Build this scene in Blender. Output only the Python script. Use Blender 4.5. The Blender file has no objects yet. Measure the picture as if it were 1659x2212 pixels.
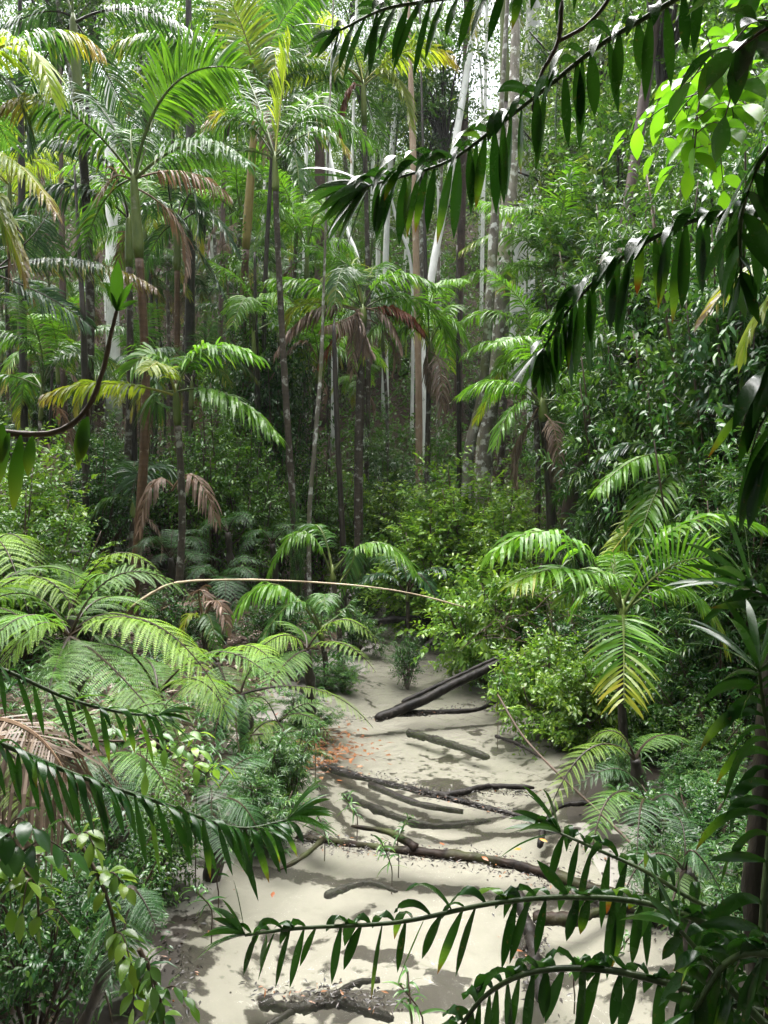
import bpy, math, random
import numpy as np
from mathutils import Vector

random.seed(7)
R = np.random.default_rng(11)
SC = bpy.context.scene
COL = SC.collection
Z = np.array([0.0, 0.0, 1.0])
K = 6.02e-4            # radians-ish per photo pixel of a 1659 wide view
HAZE = .0004
CAMZ, PITCH = 2.4, math.radians(2.0)


# ------------------------------------------------------------------ basics
def at(X, Y, d):
    """point on the line of sight through (X, Y) that stands d metres away (world y)"""
    u, v = (X - 829.5) * K, (Y - 1106) * K
    dy = math.cos(PITCH) - v * math.sin(PITCH)
    dz = -math.sin(PITCH) - v * math.cos(PITCH)
    t = d / dy
    return np.array([u * t, d, CAMZ + dz * t])


def proj(p):
    x, y, z = p[0], p[1], p[2] - CAMZ
    f = y * math.cos(PITCH) - z * math.sin(PITCH)
    up = y * math.sin(PITCH) + z * math.cos(PITCH)
    return 829.5 + x / f / K, 1106 - up / f / K


def gl(X, Y, up=0.):
    """point on the water plane seen at (X, Y), lifted by up"""
    v = (Y - 1106) * K
    dz = -math.sin(PITCH) - v * math.cos(PITCH)
    t = CAMZ / -dz
    p = at(X, Y, t * (math.cos(PITCH) - v * math.sin(PITCH)))
    p[2] = up
    return p


def nrm(a):
    a = np.asarray(a, float)
    return a / np.maximum(np.linalg.norm(a, axis=-1, keepdims=True), 1e-9)


def sstep(a, b, x):
    t = np.clip((x - a) / (b - a), 0, 1)
    return t * t * (3 - 2 * t)


CREEK = np.array([(0.1, -6), (0.15, 0), (0.15, 3.3), (0.15, 4.6), (0.42, 6.0), (0.6, 7.9), (0.78, 11.2), (0.5, 14.2), (1.0, 16.5),
                  (2.8, 18.2), (5.0, 19.5), (9.0, 21.0), (20, 23)])


def creek_dist(x, y):
    x, y = np.asarray(x, float), np.asarray(y, float)
    best = np.full(x.shape, 1e9)
    for a, b in zip(CREEK[:-1], CREEK[1:]):
        ab = b - a
        t = np.clip(((x - a[0]) * ab[0] + (y - a[1]) * ab[1]) / (ab @ ab), 0, 1)
        best = np.minimum(best, np.hypot(x - a[0] - t * ab[0], y - a[1] - t * ab[1]))
    return best


def wob(x, y):
    return (np.sin(x * 1.7 + 0.6 * np.sin(y * 1.1)) * np.sin(y * 1.3 + 0.7 * np.sin(x * .9)) * .5
            + np.sin(x * 4.1 + y * 1.9) * np.sin(y * 3.7 - x * 1.2) * .25)


def gh(x, y):
    x, y = np.asarray(x, float), np.asarray(y, float)
    s = creek_dist(x, y)
    cx = np.interp(y, CREEK[:9, 1], CREEK[:9, 0])
    right = sstep(0, .4, x - cx)
    w = 1.25 + .12 * np.sin(y * 1.9) + .1 * np.sin(y * .8 + 1) + .35 * sstep(12.5, 14, y) * (1 - sstep(16, 18, y)) - .45 * sstep(9, 10.5, y) * (1 - sstep(11.5, 12.5, y))
    e = s - w
    beach = right * sstep(2.2, 3.2, y) * (1 - sstep(8.6, 9.6, y))
    z = np.where(e < 0, -.17 * sstep(0, .7, -e) - .0, 0)
    bank = .46 * sstep(-.05, 1.3, e)
    flat = .05 * sstep(0, .6, e) + .4 * sstep(1.3, 2.8, e)
    z = z + bank * (1 - beach) + flat * beach
    hl = sstep(8.5, 17, y)
    z = z + hl * np.clip(s - 2.3, 0, 16) * .40
    z = z + .52 * np.clip(y - 20.5, 0, 38)
    z = z + wob(x, y) * (.03 * sstep(-.5, .3, e) + .16 * sstep(.6, 3, e)) + .02 * wob(x * 3.1, y * 3.3) * sstep(-.1, .5, e)
    return z


def ghf(x, y):
    return float(gh(np.array([x]), np.array([y]))[0])


class Buf:
    """collects shapes for ONE mesh"""
    def __init__(s):
        s.v, s.q, s.t, s.r, s.a, s.mq, s.mt, s.n = [], [], [], [], [], [], [], 0

    def add(s, v, q=None, t=None, rnd=0.5, age=0.0, mat=0):
        v = np.asarray(v, float).reshape(-1, 3)
        n = len(v)
        s.v.append(v)
        s.r.append(np.broadcast_to(np.asarray(rnd, float), (n,)))
        s.a.append(np.broadcast_to(np.asarray(age, float), (n,)))
        if q is not None and len(q):
            q = np.asarray(q, int).reshape(-1, 4)
            s.q.append(q + s.n)
            s.mq.append(np.full(len(q), mat))
        if t is not None and len(t):
            t = np.asarray(t, int).reshape(-1, 3)
            s.t.append(t + s.n)
            s.mt.append(np.full(len(t), mat))
        s.n += n

    def mesh(s, name, mats, smooth=True, origin=(0, 0, 0)):
        me = bpy.data.meshes.new(name)
        v = np.concatenate(s.v) - np.asarray(origin, float)
        q = np.concatenate(s.q) if s.q else np.zeros((0, 4), int)
        t = np.concatenate(s.t) if s.t else np.zeros((0, 3), int)
        me.vertices.add(len(v))
        me.vertices.foreach_set('co', v.astype(np.float32).ravel())
        me.loops.add(q.size + t.size)
        me.loops.foreach_set('vertex_index', np.concatenate([q.ravel(), t.ravel()]).astype(np.int32))
        me.polygons.add(len(q) + len(t))
        st = np.concatenate([np.arange(len(q)) * 4, q.size + np.arange(len(t)) * 3]).astype(np.int32)
        me.polygons.foreach_set('loop_start', st)
        mi = np.concatenate(s.mq + s.mt).astype(np.int32)
        me.polygons.foreach_set('material_index', mi)
        me.polygons.foreach_set('use_smooth', np.full(len(mi), smooth))
        for nm, arr in (('rnd', s.r), ('age', s.a)):
            at_ = me.attributes.new(nm, 'FLOAT', 'POINT')
            at_.data.foreach_set('value', np.concatenate(arr).astype(np.float32))
        for m in mats:
            me.materials.append(m)
        me.update(calc_edges=True)
        return me


def tag(o, label=None, cat=None, group=None, kind=None):
    if label: o['label'] = label
    if cat: o['category'] = cat
    if group: o['group'] = group
    if kind: o['kind'] = kind
    return o


def empty(name, loc, label, cat, group=None):
    o = bpy.data.objects.new(name, None)
    o.empty_display_size = .2
    o.location = [float(c) for c in loc]
    COL.objects.link(o)
    return tag(o, label, cat, group)


def obj(name, me, parent=None, loc=(0, 0, 0), rot=(0, 0, 0), sc=1.0):
    o = bpy.data.objects.new(name, me)
    COL.objects.link(o)
    o.parent = parent
    o.location = [float(c) for c in loc]
    o.rotation_euler = rot
    o.scale = (sc, sc, sc) if np.isscalar(sc) else sc
    return o


def bez(p0, pm, p2, n):
    c = 2 * pm - .5 * (p0 + p2)
    t = np.linspace(0, 1, n)[:, None]
    return (1 - t) ** 2 * p0 + 2 * t * (1 - t) * c + t * t * p2


def spline(pts, n):
    """Catmull-Rom through the points"""
    P = np.asarray(pts, float)
    if len(P) == 2:
        return P[0] + (P[1] - P[0]) * np.linspace(0, 1, n)[:, None]
    E = np.vstack([2 * P[0] - P[1], P, 2 * P[-1] - P[-2]])
    out = []
    for u in np.linspace(0, len(P) - 1 - 1e-6, n):
        i = int(u); f = u - i
        a, b, c, d = E[i], E[i + 1], E[i + 2], E[i + 3]
        out.append(.5 * (2 * b + (c - a) * f + (2 * a - 5 * b + 4 * c - d) * f * f + (3 * b - a - 3 * c + d) * f ** 3))
    return np.array(out)


def tangents(P):
    return nrm(np.gradient(P, axis=0))


def tube(buf, P, rad, sides=7, mat=0, rnd=.5, age=0, rough=0, cap=True):
    P = np.asarray(P, float)
    n = len(P)
    rad = np.broadcast_to(np.asarray(rad, float), (n,))
    T = tangents(P)
    ref = np.array([1.0, 0.03, 0]) if abs(T[n // 2][0]) < .8 else np.array([0, .05, 1.0])
    A = nrm(np.cross(T, ref)); B = np.cross(T, A)
    th = np.linspace(0, 2 * math.pi, sides, endpoint=False)
    rr = rad[:, None] * (1 + rough * R.normal(size=(n, sides)))
    V = P[:, None] + rr[..., None] * (np.cos(th)[None, :, None] * A[:, None] + np.sin(th)[None, :, None] * B[:, None])
    i, j = np.meshgrid(np.arange(n - 1), np.arange(sides), indexing='ij')
    j2 = (j + 1) % sides
    q = np.stack([i * sides + j, i * sides + j2, (i + 1) * sides + j2, (i + 1) * sides + j], -1).reshape(-1, 4)
    V = V.reshape(-1, 3)
    tr = []
    if cap:
        V = np.vstack([V, P[:1], P[-1:]])
        m = n * sides
        tr = [(m, (k + 1) % sides, k) for k in range(sides)] + [(m + 1, (n - 1) * sides + k, (n - 1) * sides + (k + 1) % sides) for k in range(sides)]
    buf.add(V, q, tr, rnd, age, mat)


PROFILES = {
    'palm': lambda t: np.interp(t, [0, .08, .35, .7, .9, 1], [.35, .7, 1, .8, .4, .03]),
    'lance': lambda t: np.interp(t, [0, .12, .35, .6, .8, .92, 1], [.16, .5, .95, 1, .7, .3, .02]),
    'oval': lambda t: np.interp(t, [0, .06, .25, .5, .75, .92, 1], [.04, .2, .82, 1, .72, .25, .02]),
    'strap': lambda t: np.interp(t, [0, .3, .7, 1], [.7, 1, .7, .02]),
}


def leaves(buf, pos, d0, wv, length, width, droop=0., segs=4, prof='palm', fold=0., rnd=None, age=0., tipage=0., mat=0, three=False, curl=None):
    """a batch of leaf blades: pos, start direction, width vector per leaf; gravity bends each by droop"""
    pos, d0 = np.asarray(pos, float), nrm(d0)
    n = len(pos)
    if n == 0: return
    length = np.broadcast_to(np.asarray(length, float), (n,))
    width = np.broadcast_to(np.asarray(width, float), (n,))
    droop = np.broadcast_to(np.asarray(droop, float), (n,))
    age = np.broadcast_to(np.asarray(age, float), (n,))
    tipage = np.broadcast_to(np.asarray(tipage, float), (n,))
    if rnd is None: rnd = R.random(n)
    rnd = np.broadcast_to(np.asarray(rnd, float), (n,))
    t = np.linspace(0, 1, segs + 1)
    C = [pos]; D = [d0]
    for k in range(segs):
        tm = (t[k] + .5 / segs)
        d = nrm(d0 + (droop * tm ** 1.1)[:, None] * (-Z) * 2)
        C.append(C[-1] + d * (length / segs)[:, None])
        D.append(d)
    D[0] = D[1]
    C = np.stack(C, 1); D = np.stack(D, 1)
    W = np.asarray(wv, float)
    W = W[:, None, :] - (W[:, None, :] * D).sum(-1, keepdims=True) * D
    W = nrm(W)
    N = np.cross(W, D)
    hw = (PROFILES[prof](t)[None, :] * width[:, None] * .5)[..., None]
    L, Rr = C + W * hw, C - W * hw
    m = segs + 1
    ag = age[:, None] + tipage[:, None] * np.clip((t - .35) / .65, 0, 1)[None, :] ** 1.5
    if three or fold:
        up = N * hw * fold
        V = np.stack([L + up, C, Rr + up], 2)
        base = np.arange(n)[:, None, None] * (m * 3) + np.arange(segs)[None, :, None] * 3 + np.arange(2)[None, None, :]
        q = np.stack([base, base + 1, base + 4, base + 3], -1).reshape(-1, 4)
        rep = 3
    else:
        V = np.stack([L, Rr], 2)
        base = np.arange(n)[:, None] * (m * 2) + np.arange(segs)[None, :] * 2
        q = np.stack([base, base + 1, base + 3, base + 2], -1).reshape(-1, 4)
        rep = 2
    buf.add(V.reshape(-1, 3), q, None, np.repeat(rnd, m * rep), np.repeat(ag.reshape(-1), rep), mat)


def kites(buf, pos, d, wv, length, width, fold=.25, rnd=None, age=0., mat=0, at_=.42):
    """cheap small leaves, two faces folded on the midrib"""
    n = len(pos)
    d = nrm(d)
    w = np.asarray(wv, float); w = nrm(w - (w * d).sum(-1, keepdims=True) * d)
    nn = np.cross(w, d)
    length = np.broadcast_to(np.asarray(length, float), (n,))[:, None]
    width = np.broadcast_to(np.asarray(width, float), (n,))[:, None]
    m = pos + d * length * at_
    V = np.stack([pos, m + w * width * .5 + nn * width * fold * .5, pos + d * length, m - w * width * .5 + nn * width * fold * .5], 1).reshape(-1, 3)
    b = np.arange(n) * 4
    t = np.concatenate([np.stack([b, b + 1, b + 2], -1), np.stack([b, b + 2, b + 3], -1)])
    if rnd is None: rnd = R.random(n)
    rnd = np.broadcast_to(rnd, (n,)); age = np.broadcast_to(np.asarray(age, float), (n,))
    buf.add(V, None, t, np.repeat(rnd, 4), np.repeat(age, 4), mat)


def rdirs(n):
    return nrm(R.normal(size=(n, 3)))


# ------------------------------------------------------------------ materials
def new_mat(name):
    m = bpy.data.materials.new(name)
    m.use_nodes = True
    nt = m.node_tree
    nt.nodes.clear()
    return m, nt, nt.nodes, nt.links


def rgba(c): return (c[0], c[1], c[2], 1)


def mixc(ns, ln, fac, a, b, mode='MIX'):
    n = ns.new('ShaderNodeMix'); n.data_type = 'RGBA'; n.blend_type = mode
    for k, val in ((0, fac), (6, a), (7, b)):
        if hasattr(val, 'is_linked') or hasattr(val, 'links'): ln.new(val, n.inputs[k])
        elif k == 0: n.inputs[0].default_value = val
        else: n.inputs[k].default_value = rgba(val)
    return n.outputs[2]


def maprange(ns, ln, val, a, b, c=0., d=1.):
    n = ns.new('ShaderNodeMapRange')
    ln.new(val, n.inputs[0])
    for i, x in enumerate((a, b, c, d)): n.inputs[i + 1].default_value = x
    return n.outputs[0]


def noise(ns, ln, scale, detail=3, vec=None, rough=.55, dist=0):
    n = ns.new('ShaderNodeTexNoise')
    n.inputs['Scale'].default_value = scale; n.inputs['Detail'].default_value = detail
    n.inputs['Roughness'].default_value = rough; n.inputs['Distortion'].default_value = dist
    if vec is not None: ln.new(vec, n.inputs['Vector'])
    return n.outputs['Fac']


def coord(ns, which='Object'):
    return ns.new('ShaderNodeTexCoord').outputs[which]


def leaf_mat(name, dark, light, yellow=(.30, .27, .03), brown=(.21, .145, .105), rough=.3, trans=.35, spec=.45, tint=(1.4, 1.5, .55), objvar=.25, spots=0.):
    m, nt, ns, ln = new_mat(name)
    ar = ns.new('ShaderNodeAttribute'); ar.attribute_name = 'rnd'
    aa = ns.new('ShaderNodeAttribute'); aa.attribute_name = 'age'
    oi = ns.new('ShaderNodeObjectInfo')
    c = mixc(ns, ln, ar.outputs['Fac'], dark, light)
    nz = noise(ns, ln, 9, 2, coord(ns))
    c = mixc(ns, ln, maprange(ns, ln, nz, .35, .7, 0, .35), c, tuple(x * .55 for x in dark))
    c = mixc(ns, ln, maprange(ns, ln, aa.outputs['Fac'], .15, .55), c, yellow)
    c = mixc(ns, ln, maprange(ns, ln, aa.outputs['Fac'], .55, .9), c, brown)
    if spots:
        c = mixc(ns, ln, maprange(ns, ln, noise(ns, ln, 70, 3, coord(ns), .7), .64, .7, 0, spots), c, (.09, .07, .03))
        c = mixc(ns, ln, maprange(ns, ln, noise(ns, ln, 18, 2, coord(ns)), .45, .7, 0, .5), c, light)
    hs = ns.new('ShaderNodeHueSaturation')
    ln.new(c, hs.inputs['Color'])
    ln.new(maprange(ns, ln, oi.outputs['Random'], 0, 1, 1 - objvar, 1 + objvar), hs.inputs['Value'])
    c = hs.outputs['Color']
    p = ns.new('ShaderNodeBsdfPrincipled')
    ln.new(c, p.inputs['Base Color'])
    if spots: ln.new(maprange(ns, ln, noise(ns, ln, 25, 3, coord(ns)), .35, .65, rough * .7, rough * 2.6), p.inputs['Roughness'])
    else: p.inputs['Roughness'].default_value = rough
    p.inputs['Specular IOR Level'].default_value = spec
    tr = ns.new('ShaderNodeBsdfTranslucent')
    ln.new(mixc(ns, ln, 1.0, c, tint, 'MULTIPLY'), tr.inputs['Color'])
    mx = ns.new('ShaderNodeMixShader'); mx.inputs[0].default_value = trans
    ln.new(p.outputs[0], mx.inputs[1]); ln.new(tr.outputs[0], mx.inputs[2])
    o = ns.new('ShaderNodeOutputMaterial'); ln.new(mx.outputs[0], o.inputs[0])
    return m


def bark_mat(name, dark, light, spot=None, ring=0., scale=9., spotlo=.58, rough=.6, green=None, stretch=.35):
    m, nt, ns, ln = new_mat(name)
    co = coord(ns)
    mp = ns.new('ShaderNodeMapping'); mp.inputs['Scale'].default_value = (1, 1, stretch); ln.new(co, mp.inputs[0])
    n1 = noise(ns, ln, scale, 6, mp.outputs[0], .65)
    c = mixc(ns, ln, maprange(ns, ln, n1, .35, .68), dark, light)
    h = n1
    if ring:
        w = ns.new('ShaderNodeTexWave'); w.bands_direction = 'Z'; w.inputs['Scale'].default_value = ring
        w.inputs['Distortion'].default_value = 3.5; w.inputs['Detail'].default_value = 2
        ln.new(co, w.inputs[0])
        c = mixc(ns, ln, maprange(ns, ln, w.outputs['Fac'], .8, .98, 0, .22), c, tuple(x * .45 for x in dark))
        h = w.outputs['Fac']
    if spot:
        n2 = noise(ns, ln, scale * .9, 4, co, .6)
        c = mixc(ns, ln, maprange(ns, ln, n2, spotlo, spotlo + .08), c, spot)
    if green:
        n3 = noise(ns, ln, 2.3, 3, co, .6)
        c = mixc(ns, ln, maprange(ns, ln, n3, .5, .68, 0, .8), c, green)
    oi = ns.new('ShaderNodeObjectInfo')
    hs = ns.new('ShaderNodeHueSaturation'); ln.new(c, hs.inputs['Color'])
    ln.new(maprange(ns, ln, oi.outputs['Random'], 0, 1, .75, 1.25), hs.inputs['Value'])
    p = ns.new('ShaderNodeBsdfPrincipled'); ln.new(hs.outputs[0], p.inputs['Base Color'])
    p.inputs['Roughness'].default_value = rough; p.inputs['Specular IOR Level'].default_value = .12 if 'log' in name else .26
    bp = ns.new('ShaderNodeBump'); bp.inputs['Strength'].default_value = .18 if ring else .8; bp.inputs['Distance'].default_value = .015
    ln.new(h, bp.inputs['Height']); ln.new(bp.outputs[0], p.inputs['Normal'])
    o = ns.new('ShaderNodeOutputMaterial'); ln.new(p.outputs[0], o.inputs[0])
    return m


M = {}
M['palm'] = leaf_mat('palm_leaflet', (.03, .085, .02), (.08, .175, .035), rough=.3, trans=.36)
M['palm_yellow'] = leaf_mat('yellow_palm_leaflet', (.15, .225, .03), (.31, .36, .045), rough=.32, trans=.5)
M['palm_bright'] = leaf_mat('bright_palm_leaflet', (.065, .175, .02), (.15, .3, .032), rough=.3, trans=.42)
M['palm_lime'] = leaf_mat('lime_palm_leaflet', (.09, .19, .02), (.19, .32, .03), yellow=(.3, .24, .06), rough=.3, trans=.42)
M['palm_dark'] = leaf_mat('dark_palm_leaflet', (.02, .056, .026), (.052, .115, .048), rough=.3, trans=.3)
M['dead'] = leaf_mat('dead_frond_leaflet', (.12, .078, .056), (.29, .2, .15), yellow=(.21, .13, .09), brown=(.13, .055, .035), rough=.55, trans=.2, tint=(1.3, 1, .7))
M['dead_red'] = leaf_mat('red_dead_frond_leaflet', (.13, .035, .02), (.22, .07, .035), yellow=(.2, .06, .03), brown=(.15, .04, .02), rough=.5, trans=.3, tint=(1.5, 1, .6))
M['straw'] = leaf_mat('straw_frond_leaflet', (.08, .055, .038), (.19, .14, .1), yellow=(.15, .11, .075), brown=(.2, .12, .08), rough=.5, trans=.1, tint=(1.2, 1, .8))
M['fern'] = leaf_mat('fern_pinnule', (.07, .17, .032), (.145, .265, .05), rough=.38, trans=.38, spec=.4)
M['fern_pale'] = leaf_mat('pale_fern_pinnule', (.135, .25, .036), (.24, .37, .055), rough=.38, trans=.4, spec=.4)
M['fern_dark'] = leaf_mat('dark_fern_pinnule', (.02, .07, .02), (.05, .13, .035), rough=.34, trans=.25)
M['shrub'] = leaf_mat('shrub_leaf', (.036, .095, .022), (.1, .2, .042), yellow=(.2, .33, .04), rough=.2, trans=.3)
M['shrub_light'] = leaf_mat('light_shrub_leaf', (.065, .15, .026), (.17, .29, .05), yellow=(.28, .38, .05), rough=.22, trans=.36)
M['shrub_dark'] = leaf_mat('dark_shrub_leaf', (.014, .05, .014), (.045, .12, .028), yellow=(.13, .25, .04), rough=.2, trans=.25)
M['rosette'] = leaf_mat('rosette_leaf', (.026, .078, .024), (.08, .17, .046), yellow=(.2, .3, .05), rough=.2, trans=.3)
M['canopy'] = leaf_mat('canopy_leaf', (.03, .085, .018), (.085, .18, .03), yellow=(.2, .27, .04), rough=.35, trans=.35)
M['canopy_grey'] = leaf_mat('grey_canopy_leaf', (.05, .09, .035), (.12, .17, .07), yellow=(.2, .25, .07), rough=.35, trans=.35)
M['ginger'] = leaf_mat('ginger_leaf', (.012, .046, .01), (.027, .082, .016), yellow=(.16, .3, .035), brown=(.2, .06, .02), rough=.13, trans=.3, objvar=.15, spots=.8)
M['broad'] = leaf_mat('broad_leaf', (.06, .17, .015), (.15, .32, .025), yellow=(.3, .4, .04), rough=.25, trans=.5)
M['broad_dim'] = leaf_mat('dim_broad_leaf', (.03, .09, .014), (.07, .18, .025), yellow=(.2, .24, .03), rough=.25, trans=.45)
M['litter'] = leaf_mat('litter_leaf', (.045, .026, .017), (.16, .1, .065), yellow=(.26, .19, .14), brown=(.4, .33, .28), rough=.4, trans=.05, tint=(1, 1, 1))
M['orange'] = leaf_mat('orange_leaf', (.2, .06, .02), (.32, .11, .04), yellow=(.5, .25, .03), rough=.35, trans=.15, tint=(1.2, 1, .6))
M['humus'] = leaf_mat('rotted_leaf', (.01, .008, .006), (.04, .026, .018), yellow=(.25, .1, .03), rough=.35, trans=.03, tint=(1, 1, 1))
M['rust'] = leaf_mat('rusty_leaf', (.1, .03, .012), (.26, .09, .025), rough=.4, trans=.05, tint=(1, 1, 1))
M['vine'] = bark_mat('dry_vine', (.04, .024, .015), (.11, .07, .045), rough=.6)
M['rachis'] = bark_mat('frond_rachis', (.05, .075, .02), (.12, .15, .04), rough=.4)
M['rachis_dark'] = bark_mat('dark_frond_stalk', (.02, .014, .01), (.05, .035, .02), rough=.45)
M['rachis_yel'] = bark_mat('yellow_frond_rachis', (.2, .19, .04), (.3, .28, .07), rough=.4)
M['rachis_dead'] = bark_mat('dead_frond_rachis', (.1, .06, .035), (.2, .13, .08), rough=.6)
M['crownshaft'] = bark_mat('palm_crownshaft', (.085, .12, .03), (.17, .2, .06), spot=(.2, .2, .13), spotlo=.64, rough=.35, scale=5)
M['crownshaft_ochre'] = bark_mat('ochre_crownshaft', (.17, .13, .04), (.27, .2, .07), spot=(.12, .07, .04), spotlo=.6, rough=.4, scale=5)
M['palm_trunk'] = bark_mat('ringed_palm_trunk', (.026, .02, .015), (.075, .058, .044), spot=(.24, .235, .21), ring=4.2, spotlo=.56, rough=.5)
M['palm_trunk_orange'] = bark_mat('orange_palm_trunk', (.06, .033, .018), (.13, .075, .04), spot=(.3, .26, .2), ring=4.0, spotlo=.66, rough=.5)
M['bark_dark'] = bark_mat('dark_wet_bark', (.012, .01, .008), (.05, .04, .032), spot=(.22, .22, .2), spotlo=.68, rough=.45)
M['bark_red'] = bark_mat('reddish_bark', (.035, .023, .019), (.1, .066, .055), spot=(.28, .25, .22), spotlo=.66, scale=6)
M['bark_white'] = bark_mat('white_bark', (.6, .6, .58), (.85, .85, .83), spot=(.25, .25, .22), spotlo=.66, scale=6, rough=.5)
M['bark_grey'] = bark_mat('lichen_grey_bark', (.07, .06, .045), (.2, .18, .15), spot=(.46, .46, .43), spotlo=.52, scale=7, green=(.12, .13, .05))
M['bark_tan'] = bark_mat('tan_bark', (.2, .13, .08), (.36, .27, .19), spot=(.45, .4, .33), spotlo=.62, scale=5)
M['stem'] = bark_mat('brown_stem', (.035, .024, .016), (.09, .06, .04), rough=.5)
M['stem_green'] = bark_mat('green_stem', (.02, .035, .012), (.05, .075, .025), rough=.3)
M['log'] = bark_mat('wet_log', (.006, .0055, .005), (.024, .02, .017), spot=(.06, .054, .048), spotlo=.64, rough=.42, scale=12)
M['log_brown'] = bark_mat('rotting_log', (.008, .006, .005), (.028, .018, .013), spot=(.055, .045, .035), spotlo=.62, rough=.5, scale=14, green=(.04, .05, .015))
M['stick_pale'] = bark_mat('pale_stick', (.26, .2, .13), (.44, .36, .25), spot=(.14, .1, .06), spotlo=.66, rough=.4, scale=12)


def ground_mat():
    m, nt, ns, ln = new_mat('ground')
    a = ns.new('ShaderNodeAttribute'); a.attribute_name = 'rnd'     # sand share
    w = ns.new('ShaderNodeAttribute'); w.attribute_name = 'age'     # wetness
    co = coord(ns)
    n1 = noise(ns, ln, 5, 6, co, .6)
    n2 = noise(ns, ln, 60, 3, co, .6)
    sand = mixc(ns, ln, n1, (.18, .167, .147), (.25, .236, .21))
    sand = mixc(ns, ln, maprange(ns, ln, n2, .6, .75, 0, .3), sand, (.3, .25, .2))
    dt = ns.new('ShaderNodeAttribute'); dt.attribute_name = 'dirt'
    ed = ns.new('ShaderNodeMath'); ed.operation = 'MULTIPLY_ADD'
    ln.new(noise(ns, ln, 11, 3, co, .55), ed.inputs[0]); ed.inputs[1].default_value = .8; ln.new(dt.outputs['Fac'], ed.inputs[2])
    sand = mixc(ns, ln, maprange(ns, ln, ed.outputs[0], .97, 1.07, 0, .96), sand, mixc(ns, ln, n2, (.007, .006, .005), (.034, .026, .019)))
    n3 = noise(ns, ln, 22, 5, co, .7)
    lit = mixc(ns, ln, maprange(ns, ln, n3, .35, .7), (.022, .014, .01), (.085, .052, .034))
    jag = ns.new('ShaderNodeMath'); jag.operation = 'MULTIPLY_ADD'
    ln.new(noise(ns, ln, 7, 5, co, .7), jag.inputs[0]); jag.inputs[1].default_value = .9; ln.new(a.outputs['Fac'], jag.inputs[2])
    c = mixc(ns, ln, maprange(ns, ln, jag.outputs[0], .82, 1.0), lit, sand)
    p = ns.new('ShaderNodeBsdfPrincipled'); ln.new(c, p.inputs['Base Color'])
    ln.new(maprange(ns, ln, w.outputs['Fac'], 0, 1, .8, .45), p.inputs['Roughness']); p.inputs['Specular IOR Level'].default_value = .25
    bp = ns.new('ShaderNodeBump'); ln.new(maprange(ns, ln, a.outputs['Fac'], 0, 1, .6, .06), bp.inputs['Strength']); bp.inputs['Distance'].default_value = .03
    ln.new(n3, bp.inputs['Height']); ln.new(bp.outputs[0], p.inputs['Normal'])
    o = ns.new('ShaderNodeOutputMaterial'); ln.new(p.outputs[0], o.inputs[0])
    return m


def water_mat():
    m, nt, ns, ln = new_mat('creek_water')
    co = coord(ns)
    mp = ns.new('ShaderNodeMapping'); mp.inputs['Scale'].default_value = (1, .8, 1); ln.new(co, mp.inputs[0])
    n1 = noise(ns, ln, 4, 2, mp.outputs[0], .5, 1.2)
    n2 = noise(ns, ln, 45, 2, co, .5)
    s = ns.new('ShaderNodeMath'); s.operation = 'MULTIPLY_ADD'
    ln.new(n2, s.inputs[0]); s.inputs[1].default_value = .06; ln.new(n1, s.inputs[2])
    bp = ns.new('ShaderNodeBump'); bp.inputs['Strength'].default_value = .8; bp.inputs['Distance'].default_value = .03
    ln.new(s.outputs[0], bp.inputs['Height'])
    fr = ns.new('ShaderNodeFresnel'); fr.inputs[0].default_value = 1.33; ln.new(bp.outputs[0], fr.inputs[1])
    t = ns.new('ShaderNodeBsdfTransparent'); t.inputs[0].default_value = (.95, .96, .91, 1)
    g = ns.new('ShaderNodeBsdfGlossy'); g.inputs['Roughness'].default_value = .03; ln.new(bp.outputs[0], g.inputs['Normal'])
    df = ns.new('ShaderNodeBsdfDiffuse'); df.inputs[0].default_value = (.27, .262, .222, 1)
    tm = ns.new('ShaderNodeMixShader'); ln.new(maprange(ns, ln, noise(ns, ln, .8, 4, co, .6),   .35, .65, .0, .06), tm.inputs[0])
    ln.new(t.outputs[0], tm.inputs[1]); ln.new(df.outputs[0], tm.inputs[2]); t = tm
    x = ns.new('ShaderNodeMixShader'); ln.new(fr.outputs[0], x.inputs[0]); ln.new(t.outputs[0], x.inputs[1]); ln.new(g.outputs[0], x.inputs[2])
    o = ns.new('ShaderNodeOutputMaterial'); ln.new(x.outputs[0], o.inputs[0])
    return m


# ------------------------------------------------------------------ setting
def axis(lo, flo, fhi, hi, step, grow=1.16):
    a = list(np.arange(flo, fhi, step))
    s, x = step, flo
    left = []
    while x > lo:
        s *= grow; x -= s; left.append(x)
    s, x = step, a[-1]
    while x < hi:
        s *= grow; x += s; a.append(x)
    return np.array(left[::-1] + a)


def grid_faces(nx, ny):
    i, j = np.meshgrid(np.arange(ny - 1), np.arange(nx - 1), indexing='ij')
    b = i * nx + j
    return np.stack([b, b + 1, b + nx + 1, b + nx], -1).reshape(-1, 4)


_L = R.random((257, 257))
def vn(x, y):
    i, j = np.floor(x).astype(int), np.floor(y).astype(int)
    f, g = x - i, y - j
    f, g = f * f * (3 - 2 * f), g * g * (3 - 2 * g)
    q = lambda u, v: _L[u % 256, v % 256]
    return (q(i, j) * (1 - f) + q(i + 1, j) * f) * (1 - g) + (q(i, j + 1) * (1 - f) + q(i + 1, j + 1) * f) * g


def fbm(x, y, o=5, r=.55):
    s, a_, t = 0, 1., 0
    for k in range(o):
        s = s + a_ * vn(x * 2 ** k + 17.3 * k, y * 2 ** k + 9.1 * k); t += a_; a_ *= r
    return s / t


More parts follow.
